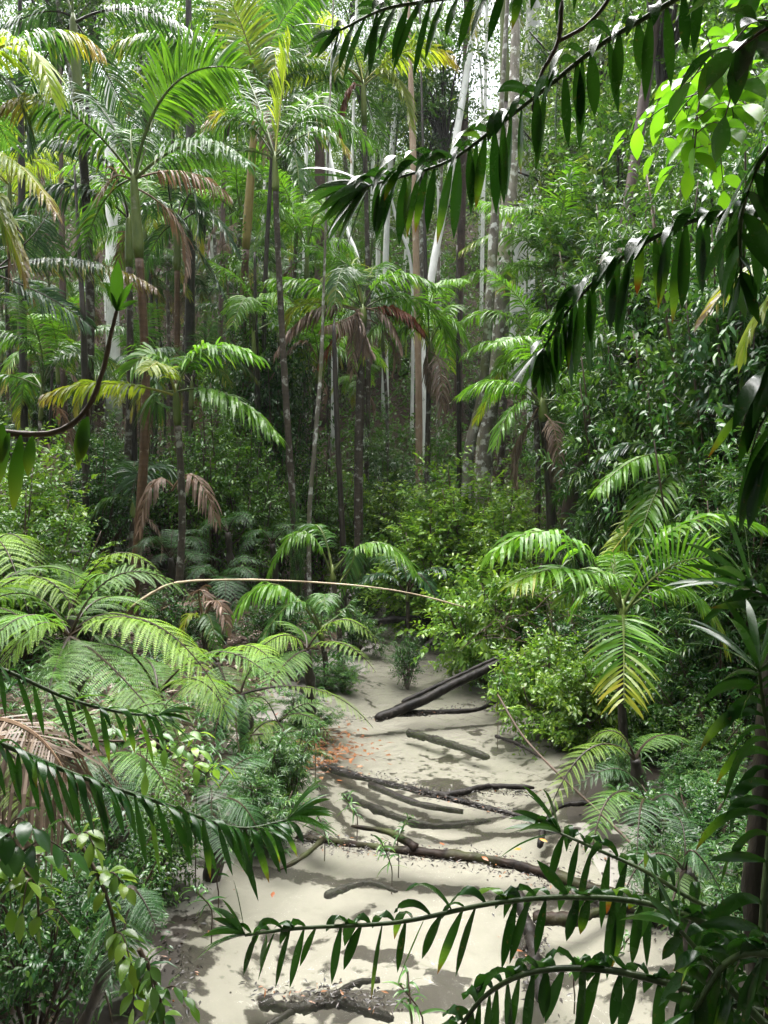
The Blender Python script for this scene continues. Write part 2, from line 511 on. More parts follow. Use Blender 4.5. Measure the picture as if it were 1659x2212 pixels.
xs, ys = axis(-150, -3.5, 4.5, 150, .04, 1.1), axis(-120, 2.4, 13, 200, .04, 1.1)
gx, gy = np.meshgrid(xs, ys)
gz = gh(gx, gy)
fine = np.exp(-((gx - .5) / 7) ** 2) * (gy < 22) * (gy > 0)
gz = gz + fine * sstep(-.01, .06, gz) * .012 * (np.sin(gx * 19 + 3 * np.sin(gy * 7)) * np.sin(gy * 17 + 2 * np.sin(gx * 9)))
far = sstep(60, 160, np.hypot(gx, gy))
gz = gz * (1 - far) + far * np.clip(gz, 0, 26)
e = creek_dist(gx, gy)
sand = 1 - sstep(.06, .3, gz)
sand = sand * (e < 6)
wet = 1 - sstep(.03, .25, gz)
b = Buf()
b.add(np.stack([gx, gy, gz], -1), grid_faces(len(xs), len(ys)), None, sand.ravel(), wet.ravel())
gm = b.mesh('ground', [ground_mat()])
wx_ = gx + .35 * (fbm(gx * 1.3, gy * 1.3 + 40, 3) - .5); wy_ = gy + .3 * (fbm(gx * 1.1 + 70, gy * 1.1, 3) - .5)
dirt = .55 * sstep(.52, .62, fbm(wx_ * .75, wy_ * 1.25)) + .4 * sstep(.57, .68, fbm(wx_ * 3.2 + 5, wy_ * 4.6, 3)) + .35 * (1 - sstep(0, .4, np.abs(e - 1.35))) * fbm(gx * 2, gy * 2, 3)
dirt = dirt + .42 * np.exp(-((gz - .02) / .03) ** 2) * (.3 + fbm(gx * 1.6 + 9, gy * 1.6, 3))
def streak(pts, wd, k=.8):
    global dirt
    L = spline([gl(*p) for p in pts], 60)
    d2 = np.full(gx.shape, 9.)
    near = (np.abs(gx) < 5) & (gy > 2) & (gy < 13)
    dd = np.sqrt(((gx[near][:, None] - L[None, :, 0]) ** 2 + ((gy[near][:, None] - L[None, :, 1]) * 1.1) ** 2).min(1))
    d2[near] = dd
    dirt = np.maximum(dirt, k * np.exp(-(d2 / (wd * (.5 + fbm(gx * 3, gy * 3, 3)))) ** 2))
for pts, wd, k in (([(560, 1870), (700, 1850), (900, 1862), (1100, 1885), (1320, 1965), (1480, 2010)], .13, .8), ([(700, 1655), (880, 1705), (960, 1730), (1150, 1720)], .1, .8), ([(750, 1715), (940, 1765), (1060, 1760)], .1, .75), ([(950, 1730), (1090, 1762), (1230, 1795)], .08, .8),
                   ([(560, 2140), (690, 2160), (850, 2185)], .13, .8), ([(690, 2120), (760, 2100), (830, 2090)], .09, .7), ([(720, 1560), (860, 1548), (1090, 1530)], .09, .75), ([(880, 1570), (1055, 1625)], .07, .6), ([(700, 1480), (760, 1470), (800, 1500)], .2, .6),
                   ([(1120, 1950), (1150, 2050), (1172, 2190)], .09, .7), ([(300, 1900), (420, 1930), (520, 1980)], .15, .6), ([(60, 2100), (200, 2140), (330, 2100)], .16, .65), ([(560, 1960), (640, 1990), (760, 1930), (800, 1900)], .1, .7), ([(1250, 2080), (1400, 2150), (1500, 2100)], .16, .6),
                   ([(720, 1620), (700, 1700), (760, 1760)], .16, .75), ([(1170, 1860), (1200, 1800), (1290, 1790)], .1, .7), ([(1380, 1660), (1480, 1720), (1540, 1700)], .25, .65), ([(900, 1450), (940, 1470), (1000, 1440)], .12, .5), ([(560, 1780), (640, 1800), (700, 1760)], .12, .7)):
    streak(pts, wd, k)
da = gm.attributes.new('dirt', 'FLOAT', 'POINT'); da.data.foreach_set('value', dirt.ravel().astype(np.float32))
tag(obj('ground', gm), kind='structure')
b = Buf()
wx, wy = np.meshgrid(np.linspace(-6, 14, 60), np.linspace(-6, 24, 90))
b.add(np.stack([wx, wy, np.zeros_like(wx)], -1), grid_faces(60, 90))
tag(obj('creek_water', b.mesh('creek_water', [water_mat()])), kind='structure')

# sky, sun, camera
w = bpy.data.worlds.new('World'); SC.world = w; w.use_nodes = True
nt = w.node_tree
bg = nt.nodes['Background']
sky = nt.nodes.new('ShaderNodeTexSky'); sky.sky_type = 'NISHITA'; sky.sun_disc = False
EL, AZ = math.radians(74), math.radians(-20)
sky.sun_elevation = EL; sky.sun_rotation = AZ; sky.dust_density = 6; sky.air_density = 1.2
hs = nt.nodes.new('ShaderNodeHueSaturation'); hs.inputs['Saturation'].default_value = .32
nt.links.new(sky.outputs[0], hs.inputs['Color']); nt.links.new(hs.outputs[0], bg.inputs[0])
bg.inputs[1].default_value = .095
sd = bpy.data.lights.new('sun', 'SUN'); sd.energy = 3.9; sd.angle = math.radians(80); sd.color = (1, .985, .965)
so = bpy.data.objects.new('sun', sd); COL.objects.link(so)
to_sun = Vector((math.sin(AZ) * math.cos(EL), math.cos(AZ) * math.cos(EL), math.sin(EL)))
so.rotation_euler = to_sun.to_track_quat('Z', 'Y').to_euler()
cd = bpy.data.cameras.new('camera'); cam = bpy.data.objects.new('camera', cd); COL.objects.link(cam)
cam.location = (0, 0, CAMZ); cam.rotation_euler = (math.pi / 2 - PITCH, 0, 0)
cd.sensor_fit = 'VERTICAL'; cd.sensor_height = 24; cd.lens = 24 / (2212 * K); cd.clip_end = 2000; cd.clip_start = .05
SC.camera = cam
SC.view_settings.view_transform = 'Standard'; SC.view_settings.look = 'None'
SC.view_settings.exposure = 2.05; SC.view_settings.gamma = 1
SC.cycles.max_bounces = 8; SC.cycles.diffuse_bounces = 2; SC.cycles.glossy_bounces = 3
SC.cycles.transmission_bounces = 4; SC.cycles.transparent_max_bounces = 8
SC.cycles.caustics_reflective = False; SC.cycles.caustics_refractive = False
SC.cycles.use_denoising = True


# ------------------------------------------------------------------ palms
def frame_of(P, roll=0.):
    p0, pm, p2 = P[0], P[len(P) // 2], P[-1]
    n = np.cross(pm - p0, p2 - pm)
    if np.linalg.norm(n) < .02 * np.linalg.norm(p2 - p0) ** 2:
        n = np.cross(p2 - p0, Z)
        if np.linalg.norm(n) < 1e-3: n = np.array([0, 1., 0])
    S = nrm(n)
    T = tangents(P)
    N = np.cross(S[None], T)
    if (N[len(P) // 2] @ (pm - .5 * (p0 + p2))) < 0 or N[len(P) // 2][2] < -.3:
        S, N = -S, -N
    S = np.broadcast_to(S, T.shape)
    c, s = math.cos(math.radians(roll)), math.sin(math.radians(roll))
    return T, S * c + N * s, N * c - S * s


def frond_buf(P3, spread=.5, leaf=.5, width=.027, droop=.7, roll=0., age=0., tip=0., dense=1., start=.2, dihed=.25, rad=.014, segs=4, fwd=.55, tat=.0):
    p0, pm, p2 = [np.asarray(p, float) for p in P3]
    P = bez(p0, pm, p2, 40)
    Lr = np.linalg.norm(np.diff(P, axis=0), axis=1).sum()
    n = max(10, int(Lr * (1 - start) / .028 * dense))
    T, S, N = frame_of(P, roll)
    bf = Buf()
    tube(bf, P, rad * np.linspace(1.25, .22, 40), 5, 0)
    u = np.linspace(start, .985, n)
    ix = u * 39
    def samp(A): return np.stack([np.interp(ix, np.arange(40), A[:, k]) for k in range(3)], -1)
    pp, tt, s_, n_ = samp(P), nrm(samp(T)), samp(S), samp(N)
    v = (u - start) / (1 - start)
    ll = leaf * np.interp(v, [0, .12, .4, .75, 1], [.55, .85, 1., .8, .42])
    for sd_ in (-1, 1):
        k = R.random(n) > tat
        jit = R.normal(size=(n, 3)) * .09
        f = fwd + .55 * v ** 2
        d = s_ * sd_ + n_ * dihed + tt * f[:, None] + jit
        wv = tt * 1. + n_ * R.normal(size=(n, 1)) * .35 - n_ * .25
        ag = age + tip * sstep(.45, 1, v) * (.75 + .5 * R.random(n)) + .08 * R.normal(size=n)
        rr = np.clip(.5 + .28 * R.normal(size=n) + .15 * np.sin(u * 21), 0, 1)
        leaves(bf, pp[k], d[k], wv[k], (ll * (1 + .1 * R.normal(size=n)))[k], width, (droop * (1 + .25 * R.normal(size=n)))[k],
               segs, 'palm', 0., rr[k], ag[k], (.22 + tip * .5) * R.random(n)[k] ** 2, 1)
    return bf


RACH = {'palm': 'rachis', 'palm_yellow': 'rachis_yel', 'palm_bright': 'rachis', 'palm_lime': 'rachis_yel', 'palm_dark': 'rachis_dark', 'dead': 'rachis_dead', 'dead_red': 'rachis_dead', 'straw': 'rachis_dead'}


def frond_part(root, base, P3, mat, **kw):
    bf = frond_buf(P3, **kw)
    nm = 'dead_frond' if mat in ('dead', 'dead_red', 'straw') else 'frond'
    return obj(nm, bf.mesh(nm, [M[RACH[mat]], M[mat]], False, base), root)


# generic fronds shared by every filler palm and by the unseen sides of the others
PROTO = {}
def proto_frond(el, bend, L, mat, **kw):
    e0, e1 = math.radians(el), math.radians(el - bend)
    em = .5 * (e0 + e1)
    a = .55 * L * np.array([math.cos(e0), 0, math.sin(e0)])
    pm = a * .9
    p2 = pm + .55 * L * np.array([math.cos(e1), 0, math.sin(e1)])
    return frond_buf((np.zeros(3), pm, p2), **kw).mesh('frond', [M[RACH[mat]], M[mat]], False)


for mk in ('palm', 'palm_dark', 'palm_bright', 'palm_yellow'):
    PROTO[mk] = [proto_frond(78, 45, 2., mk, droop=.5, leaf=.5), proto_frond(62, 70, 2.1, mk, droop=.8, leaf=.52), proto_frond(45, 80, 2.1, mk, droop=.9, leaf=.52, tip=.2),
                 proto_frond(25, 80, 2., mk, droop=1., leaf=.5, tip=.35), proto_frond(5, 70, 1.9, mk, droop=1., leaf=.48, tip=.6)]
PROTO['dead'] = [proto_frond(-35, 50, 1.6, 'dead', droop=1.6, leaf=.42, tat=.25), proto_frond(-50, 38, 1.5, 'dead', droop=1.8, leaf=.4, tat=.3)]
PROTO['dead_red'] = [proto_frond(-35, 50, 1.3, 'dead_red', droop=1.6, leaf=.42, tat=.2)]


def palm(label, node, fronds=(), base=None, r=.06, mat='palm', trunk='palm_trunk', shaft='crownshaft', shaft_len=.8, extra=5, dead=1, scale=1., group='palms of the creek valley', seed=0, cat='palm', via=None, name='palm_tree', az0=None):
    """node = (X, Y, d): where the fronds leave the stem; base = (X, d) of the foot"""
    nd = at(*node)
    if base is None: bx, by = nd[0] + .1 * math.sin(node[0]), nd[1]
    else:
        q = at(base[0], 1300, base[1]); bx, by = q[0], q[1]
    bz = ghf(bx, by)
    B = np.array([bx, by, bz])
    root = empty(name, B, label, cat, group)
    H = nd[2] - bz
    pts = [B - Z * .1]
    if via is not None:
        for (vx, vy, vd) in via: pts.append(at(vx, vy, vd))
    else: pts.append(B * .5 + nd * .5 + np.array([.03 * H * math.sin(node[1]), 0, 0]))
    pts.append(nd)
    P = spline(pts, 40)
    sl = min(shaft_len, .45 * max(H, .3))
    hz = P[:, 2]
    cut = int(np.searchsorted(hz, nd[2] - sl)); cut = min(max(cut, 2), 37)
    bf = Buf()
    Pt = P[:cut + 1]
    rr = r * np.interp(np.linspace(0, 1, len(Pt)), [0, .06, .2, 1], [1.5, 1.2, 1.05, .9]) * (1 + .02 * R.normal(size=len(Pt)))
    tube(bf, Pt, rr, 10)
    obj('trunk', bf.mesh('trunk', [M[trunk]], True, B), root)
    bf = Buf()
    Ps = P[cut:]
    Ps = np.vstack([Ps, Ps[-1:] + Z * .12])
    tube(bf, Ps, r * np.interp(np.linspace(0, 1, len(Ps)), [0, .12, .5, .9, 1], [.95, 1.22, 1.05, .75, .3]), 10)
    obj('crownshaft', bf.mesh('crownshaft', [M[shaft]], True, B), root)
    for fr in fronds:
        (mx, my), (tx, ty), dt = fr[0], fr[1], fr[2]
        kw = dict(fr[3]) if len(fr) > 3 else {}
        mm = kw.pop('m', mat)
        st = kw.pop('st', None)
        p0 = nd + Z * R.uniform(-.05, .06) if st is None else at(*st)
        pm, p2 = at(mx, my, node[2] + dt * .45), at(tx, ty, node[2] + dt)
        frond_part(root, B, (p0, pm, p2), mm, **kw)
    rs = np.random.default_rng(int(node[0] * 7 + node[1]) % 9999 + seed)
    pm_ = PROTO[mat]
    a0 = rs.random() * 6.28 if az0 is None else az0
    for k in range(extra):
        me = pm_[[1, 2, 3, 0, 2, 4, 1, 3, 2, 3, 1][k % 11]]
        obj('frond', me, root, nd - B, (rs.normal() * .12, rs.normal() * .1, a0 + k * 2.4), scale * rs.uniform(.85, 1.1))
    for k in range(dead):
        me = PROTO['dead'][k % 2]
        obj('dead_frond', me, root, nd - B - Z * .12, (0, 0, rs.random() * 6.28), scale * rs.uniform(.7, 1.))
    return root


# ------------------------------------------------------------------ tree ferns
def fern_buf(P3, pinna=.3, npair=16, droop=.55, roll=0., age=0., start=.14, rad=.009, kk=22, fwd=.35, dihed=.1, tip=.0):
    p0, pm, p2 = [np.asarray(p, float) for p in P3]
    P = bez(p0, pm, p2, 40)
    T, S, N = frame_of(P, roll)
    bf = Buf()
    tube(bf, P, rad * np.linspace(1.3, .2, 40), 5, 0)
    u = np.linspace(start, .97, npair); ix = u * 39
    def samp(A): return np.stack([np.interp(ix, np.arange(40), A[:, k]) for k in range(3)], -1)
    pp, tt, s_, n_ = samp(P), nrm(samp(T)), samp(S), samp(N)
    v = (u - start) / (1 - start)
    ll = pinna * np.interp(v, [0, .15, .4, .7, .9, 1], [.6, .92, 1., .75, .4, .15])
    t = (np.arange(kk) + .5) / kk
    for sd_ in (-1, 1):
        jit = R.normal(size=(npair, 3)) * .05
        d0 = nrm(s_ * sd_ + n_ * dihed + tt * (fwd + .4 * v ** 2)[:, None] + jit)
        c = pp.copy(); C = []; D = []
        for k in range(kk):
            d = nrm(d0 - Z * droop * 1.4 * t[k] ** 1.2)
            c = c + d * (ll / kk)[:, None]
            C.append(c); D.append(d)
        C, D = np.stack(C, 1), np.stack(D, 1)                     # npair, kk, 3
        W = tt[:, None] - (tt[:, None] * D).sum(-1, keepdims=True) * D
        W = nrm(W)
        pl = (ll * .125)[:, None] * np.interp(t, [0, .2, .6, 1], [.75, 1, .8, .16])[None]
        pw = (ll / kk)[:, None] * np.interp(t, [0, .7, 1], [.72, .66, .6])[None]
        Nn = np.cross(W, D)
        for s2 in (-1, 1):
            dd = W * s2 + D * .38 - Nn * .12 * np.sign(Nn[..., 2:3]) - Z * .12
            ag = np.repeat((age + tip * v)[:, None], kk, 1) + .1 * R.random((npair, kk)) + .25 * t[None] ** 4 * R.random((npair, 1))
            rn = np.clip(.5 + .22 * R.normal(size=(npair, 1)) + .15 * R.normal(size=(npair, kk)), 0, 1)
            kites(bf, C.reshape(-1, 3), dd.reshape(-1, 3), D.reshape(-1, 3), pl.ravel(), pw.ravel(), .2, rn.ravel(), ag.ravel(), 1, .35)
    return bf


FPROTO = {}
for mk in ('fern', 'fern_pale', 'fern_dark'):
    FPROTO[mk] = []
    for el, bend, L in ((55, 75, 1.3), (30, 60, 1.4), (12, 55, 1.3)):
        e0, e1 = math.radians(el), math.radians(el - bend)
        pm = .5 * L * np.array([math.cos(e0), 0, math.sin(e0)]); p2 = pm + .5 * L * np.array([math.cos(e1), 0, math.sin(e1)])
        FPROTO[mk].append(fern_buf((np.zeros(3), pm, p2), droop=.4).mesh('frond', [M['rachis_dark'], M[mk]], False))


def fern(label, node, fronds=(), mat='fern', extra=4, r=.05, scale=1., group='tree ferns of the creek bank', name='tree_fern', foot=None, az0=None):
    nd = at(*node)
    bx, by = (nd[0], nd[1]) if foot is None else foot
    bz = ghf(bx, by)
    if bz > nd[2] - .1: bz = nd[2] - .25
    B = np.array([bx, by, bz])
    root = empty(name, B, label, 'fern', group)
    bf = Buf()
    P = spline([B - Z * .1, B * .5 + nd * .5 + np.array([.04, .02, 0]), nd], 16)
    tube(bf, P, r * np.linspace(1.3, .8, 16) * (1 + .1 * R.normal(size=16)), 9, rough=.12)
    obj('trunk', bf.mesh('trunk', [M['bark_dark']], True, B), root)
    for fr in fronds:
        (mx, my), (tx, ty), dt = fr[0], fr[1], fr[2]
        kw = dict(fr[3]) if len(fr) > 3 else {}
        mm = kw.pop('m', mat); st = kw.pop('st', None)
        p0 = nd if st is None else at(*st)
        bf = fern_buf((p0, at(mx, my, node[2] + dt * .45), at(tx, ty, node[2] + dt)), **kw)
        obj('frond', bf.mesh('frond', [M['rachis_dark'], M[mm]], False, B), root)
    rs = np.random.default_rng(int(node[0] * 3 + node[1] * 5) % 9973)
    a0 = rs.random() * 6.28 if az0 is None else az0
    for k in range(extra):
        obj('frond', FPROTO[mat][k % 3], root, nd - B, (rs.normal() * .15, rs.normal() * .1, a0 + k * 2.4), scale * rs.uniform(.8, 1.1))
    return root


# ------------------------------------------------------------------ shrubs, trees
def twig_leaves(bf, org, dirs, tl, nl, leaf, wid, prof, mat, young, droop=.35, fold=.3, segs=3, small=False, spiral=False):
    """twigs that start at org and carry nl leaves each"""
    n = len(org)
    dirs = nrm(dirs)
    sdv = nrm(np.cross(dirs, rdirs(n)))
    upv = np.cross(sdv, dirs)
    P, D, W, A, L_, Rn = [], [], [], [], [], []
    tone = np.clip(.5 + .3 * R.normal(size=n), 0, 1)
    for k in range(nl):
        t = (k + .5) / nl
        c = org + dirs * (tl * t) - Z * .15 * tl * t * t
        if spiral:
            th = k * 2.4 + R.random((n, 1)) * .6
            side = np.cos(th) * sdv + np.sin(th) * upv
            d = side + dirs * (.5 + .7 * t) + Z * .15
        else:
            side = sdv * (1 if k % 2 else -1)
            d = side + dirs * (.55 if k < nl - 1 else 4) + R.normal(size=(n, 3)) * .25
        P.append(c); D.append(d)
        W.append(np.cross(nrm(d), Z + .45 * R.normal(size=(n, 3))))
        A.append(young * (t > .6) * (.5 + .5 * R.random(n)) + .05 * R.random(n))
        L_.append(leaf * (1 + .18 * R.normal(size=n)) * (.8 + .2 * (1 - abs(t - .5) * 2)))
        Rn.append(np.clip(tone + .15 * R.normal(size=n), 0, 1))
    P, D, W = np.concatenate(P), np.concatenate(D), np.concatenate(W)
    A, L_, Rn = np.concatenate(A), np.concatenate(L_), np.concatenate(Rn)
    if small: kites(bf, P, D, W, L_, L_ * wid, .3, Rn, A, mat)
    else: leaves(bf, P, D, W, L_, L_ * wid, droop, segs, prof, fold, Rn, A, 0, mat)


def shell(n, inner=.45):
    d = rdirs(n)
    r = (inner ** 3 + (1 - inner ** 3) * R.random(n)) ** (1 / 3)
    return d * r[:, None], d


def shrub_foliage(rx, rz, ntw, nl, leaf, wid, mat, prof='oval', lumps=17, spiral=False, small=False, tl=.28, segs=3, young=.3, droop=.35):
    """lumpy crown of leafy twigs, base of the plant at the origin"""
    bf = Buf()
    cen, _ = shell(lumps, .2)
    cen = cen * R.uniform(.5, 1.4, (lumps, 1)) * np.array([rx * .74, rx * .74, rz * .38]) + np.array([0, 0, rz * .52])
    org, dr = [], []
    for c in cen:
        k = int(ntw / lumps * R.uniform(.6, 1.4))
        p, d = shell(k, .5)
        org.append(c + p * np.array([rx * .31, rx * .31, rz * .14]) * R.uniform(.7, 1.2)); dr.append(d + np.array([0, 0, .35]) + .4 * R.normal(size=(k, 3)))
    k = int(ntw * .16)                       # long shoots that break the outline
    cc = cen[R.integers(0, lumps, k)]
    dd = nrm(R.normal(size=(k, 3)) + np.array([0, 0, .9]))
    for f in (.45, .75, 1.05):
        org.append(cc + dd * f * np.array([rx * .62, rx * .62, rz * .3])); dr.append(dd + .25 * R.normal(size=(k, 3)))
    org, dr = np.concatenate(org), np.concatenate(dr)
    org[:, 2] = np.maximum(org[:, 2], .05)
    twig_leaves(bf, org, dr, tl, nl, leaf, wid, prof, 0, young * (R.random(len(org)) < .55), spiral=spiral, small=small, segs=segs, droop=droop)
    st = Buf()
    for c in cen:
        j = R.normal(size=3) * .08 * rx
        tube(st, spline([(0, 0, -.08), c * np.array([.35, .35, .5]) + j, c, c + np.array([c[0] * .3, c[1] * .3, .2 * rz])], 9), np.linspace(.018, .005, 9) * (1 + rx * .4), 5)
    for i in R.choice(len(org), min(90, len(org)), replace=False):
        c = cen[np.argmin(((cen - org[i]) ** 2).sum(1))]
        tube(st, np.array([c, .5 * (c + org[i]) - Z * .03, org[i]]), [.006, .005, .003], 4, cap=False)
    return bf.mesh('foliage', [M[mat]], True), st.mesh('stem', [M['stem']], True)


SH = {}
def make_shrubs():
    for i in range(2):
        SH['oval%d' % i] = shrub_foliage(.75, 1.5, 330, 9, .075, .46, 'shrub')
        SH['light%d' % i] = shrub_foliage(.75, 1.3, 330, 9, .1, .46, 'shrub_light', young=.35)
        SH['dark%d' % i] = shrub_foliage(.8, 1.6, 330, 9, .08, .42, 'shrub_dark')
        SH['ros%d' % i] = shrub_foliage(.75, 1.6, 240, 14, .15, .13, 'rosette', 'strap', spiral=True, tl=.14, droop=.6)
    SH['tlight'] = shrub_foliage(.85, 3., 620, 9, .1, .46, 'shrub_light', lumps=26, young=.35)
    SH['toval'] = shrub_foliage(.85, 3., 620, 9, .08, .46, 'shrub', lumps=26)
    SH['tdark'] = shrub_foliage(.85, 3., 620, 9, .08, .42, 'shrub_dark', lumps=26)
    SH['tros'] = shrub_foliage(.85, 3., 480, 13, .15, .13, 'rosette', 'strap', lumps=26, spiral=True, tl=.14, droop=.6)
    SH['tall0'] = shrub_foliage(1., 4., 900, 9, .085, .42, 'shrub', lumps=30)
    SH['tall1'] = shrub_foliage(1., 4., 800, 13, .16, .13, 'rosette', 'strap', lumps=30, spiral=True, tl=.15, droop=.6)
    SH['tall2'] = shrub_foliage(1.1, 4., 900, 9, .1, .42, 'shrub_dark', lumps=28)


make_shrubs()


def shrub(label, X, Y, d, kind, sc=1., szz=1., sink=0., group='shrubs of the creek banks', cat='shrub', name='shrub', base_at=None, rz=None, float_ok=False):
    """(X, Y, d) is the middle of the foliage"""
    c = at(X, Y, d)
    gz_ = ghf(c[0], c[1])
    hh = max(.25, (c[2] - gz_))
    hh = hh * 1.9 if kind.startswith('tall') else min(hh * 1.9, hh + .75 * sc)
    if hh > 2.1 and not kind.startswith('tall'): kind = 't' + kind[:-1]
    me, st = SH[kind]
    H = max(v.co[2] for v in me.vertices) if 'H' not in me else me['H']
    me['H'] = H
    sz = min(hh / H * szz, 1.45)
    root = empty(name, (c[0], c[1], gz_ - sink), label, cat, group)
    rz = random.random() * 6.28 if rz is None else rz
    sxy = sc
    obj('foliage', me, root, (0, 0, 0), (0, 0, rz), (sxy, sxy, sz))
    obj('stem', st, root, (0, 0, 0), (0, 0, rz), (sxy, sxy, sz))
    return root


CR = {}
def make_crowns():
    for i, (mk, leaf, n, wid) in enumerate((('canopy', .13, 620, .45), ('canopy_grey', .13, 620, .4), ('canopy', .16, 520, .4), ('shrub', .11, 700, .45))):
        bf = Buf()
        cen, _ = shell(16, .25)
        cen = cen * np.array([1.5, 1.5, 1.7])
        org, dr = [], []
        for c in cen:
            k = int(n / 16 * R.uniform(.5, 1.5))
            p, d = shell(k, .3)
            org.append(c + p * R.uniform(.6, .95) * np.array([1, 1, .65])); dr.append(d + .5 * R.normal(size=(k, 3)))
        org, dr = np.concatenate(org), np.concatenate(dr)
        twig_leaves(bf, org, dr, .45, 10, leaf, wid, 'oval', 0, .5 * (R.random(len(org)) < .3), small=True)
        for c in cen:
            tube(bf, spline([(0, 0, -2.2), c * .4 - Z * .6, c], 7), np.linspace(.05, .012, 7), 5, 1)
        CR[i] = bf.mesh('crown', [M[mk], M['bark_dark']], False)


make_crowns()


def tree(label, pts, r, bark, crown=None, csc=1., group='forest trees on the slope', top_extra=3., name='tree', cat='tree', cz=0., taper=.75, coff=(0, 0)):
    """pts: (X, Y, d) up the trunk, lowest first; the foot is dropped to the ground"""
    P = [at(*p) for p in pts]
    bz = ghf(P[0][0], P[0][1])
    B = np.array([P[0][0], P[0][1], bz])
    line = [B - Z * .2]
    if P[0][2] > bz + .3: line.append(P[0])
    line += P[1:]
    if top_extra:
        dv = nrm(line[-1] - line[-2]); line.append(line[-1] + dv * top_extra)
    line = spline(line, 36)
    root = empty(name, B, label, cat, group)
    bf = Buf()
    if crown is None: taper = .3
    rr = r * np.interp(np.linspace(0, 1, 36), [0, .04, .12, .6, 1], [1.5, 1.2, 1.0, .9 if crown is None else 1 - .6 * (1 - taper), taper]) * (1 + .03 * R.normal(size=36))
    tube(bf, line, rr, 11, rough=.025)
    obj('trunk', bf.mesh('trunk', [M[bark]], True, B), root)
    if crown is not None:
        obj('crown', CR[crown], root, line[-1] - B + np.array([coff[0], coff[1], cz]), (0, 0, random.random() * 6.28), csc)
    return root


def tubething(name, label, cat, pts, r0, r1, mat, group=None, rough=.1, sides=10, n=44, lumps=.06, extra=None):
    P = spline(pts, n)
    B = P[0]
    bf = Buf()
    lump = np.convolve(R.normal(size=n + 6), np.ones(5) / 2.2, 'same')[3:-3]
    rr = np.linspace(r0, r1, n) * (1 + 2 * lumps * lump) * np.interp(np.linspace(0, 1, n), [0, .03, .97, 1], [.6, 1, 1, .5])
    if n > 20: P = P + np.stack([np.convolve(R.normal(size=n + 8), np.ones(7) / 7, 'same')[4:-4] * r0 * .25 for _ in range(3)], -1) * np.array([1, 1, .6])
    tube(bf, P, rr, sides, rough=rough)
    if extra:
        for (ps, a, c) in extra: tube(bf, spline(ps, 14), np.linspace(a, c, 14), 7, rough=rough)
    o = obj(name, bf.mesh(name, [M[mat]], True, B), None, B)
    return tag(o, label, cat, group)

# ================================================================== THE PLACE
# ------------------------------------------------------------------ palms one can point to
dk = dict
palm('tall palm at upper left with a straight dark trunk and a long green crownshaft', (158, 45, 12), [
    ((305, 22), (470, 112), -.5, dk(leaf=.5, droop=1.1, m='palm_dark', rad=.02)), ((60, 35), (-70, 130), -.3, dk(leaf=.5, droop=1.1, m='palm_dark')),
    ((185, -90), (300, -190), .3), ((100, -90), (10, -160), .5), ((225, 150), (320, 335), 1.2, dk(m='palm_dark')), ((75, 160), (-10, 320), 1.3, dk(m='palm_dark'))],
    base=(172, 12.2), r=.068, shaft_len=1.45, extra=1, dead=0, trunk='palm_trunk')
palm('palm with one huge upright bright frond and an orange-brown lower trunk', (289, 385, 10.5), [
    ((368, 190), (522, 150), -.6, dk(m='palm_bright', roll=62, leaf=.62, droop=.35, width=.04, rad=.022, start=.3)),
    ((420, 308), (535, 350), -1., dk(leaf=.5, droop=1.3, width=.036, rad=.02)), ((150, 242), (8, 225), -1.1, dk(leaf=.55, droop=1.1, tip=.75, width=.038, rad=.02)),
    ((240, 265), (170, 185), 1.2, dk(m='palm_dark')), ((215, 450), (175, 585), 1.), ((330, 250), (330, 130), 1.5),
    ((400, 372), (492, 420), .4, dk(m='dead', droop=1.5, leaf=.4, tat=.3)), ((250, 380), (225, 410), -.3, dk(m='dead', tat=.6))],
    base=(284, 10.6), r=.062, trunk='palm_trunk_orange', shaft_len=1.15, extra=1, dead=1)
palm('slender palm whose thin pale-spotted trunk bends slightly left of the centre palm', (594, 345, 12), [
    ((606, 225), (628, 85), .5, dk(m='palm_yellow', roll=68, leaf=.5, droop=.3)), ((532, 240), (443, 268), -.3, dk(tip=.95, leaf=.45)),
    ((690, 283), (755, 338), -.4, dk(tip=.9, leaf=.42, droop=1.2)), ((632, 335), (645, 400), -.6), ((515, 325), (430, 345), .4), ((560, 230), (525, 150), 1.),
    ((650, 250), (700, 200), 1.2, dk(m='palm_bright'))], base=(648, 12.2), r=.05, shaft_len=.5, extra=2, dead=0, via=[(614, 800, 12.1), (598, 480, 12)])
palm('yellow-green palm with a hanging red dead frond behind the centre palm', (785, 185, 16), [
    ((680, 128), (555, 215), -.5, dk(m='palm_yellow', leaf=.72, droop=.9, width=.045, rad=.025)), ((885, 108), (980, 130), -.5, dk(m='palm_yellow', tip=.8, leaf=.6, width=.045)),
    ((850, 165), (888, 280), -.8, dk(m='palm_yellow', leaf=.6, width=.045)), ((757, 85), (690, 35), .5, dk(m='palm_yellow', leaf=.65)), ((822, 85), (860, -10), .6),
    ((700, 180), (612, 265), .6), ((752, 198), (738, 292), -.3, dk(m='dead_red', leaf=.5, droop=1.5, width=.05)), ((800, 240), (830, 330), .6)],
    base=(784, 16), r=.055, shaft_len=.9, extra=3, dead=0)
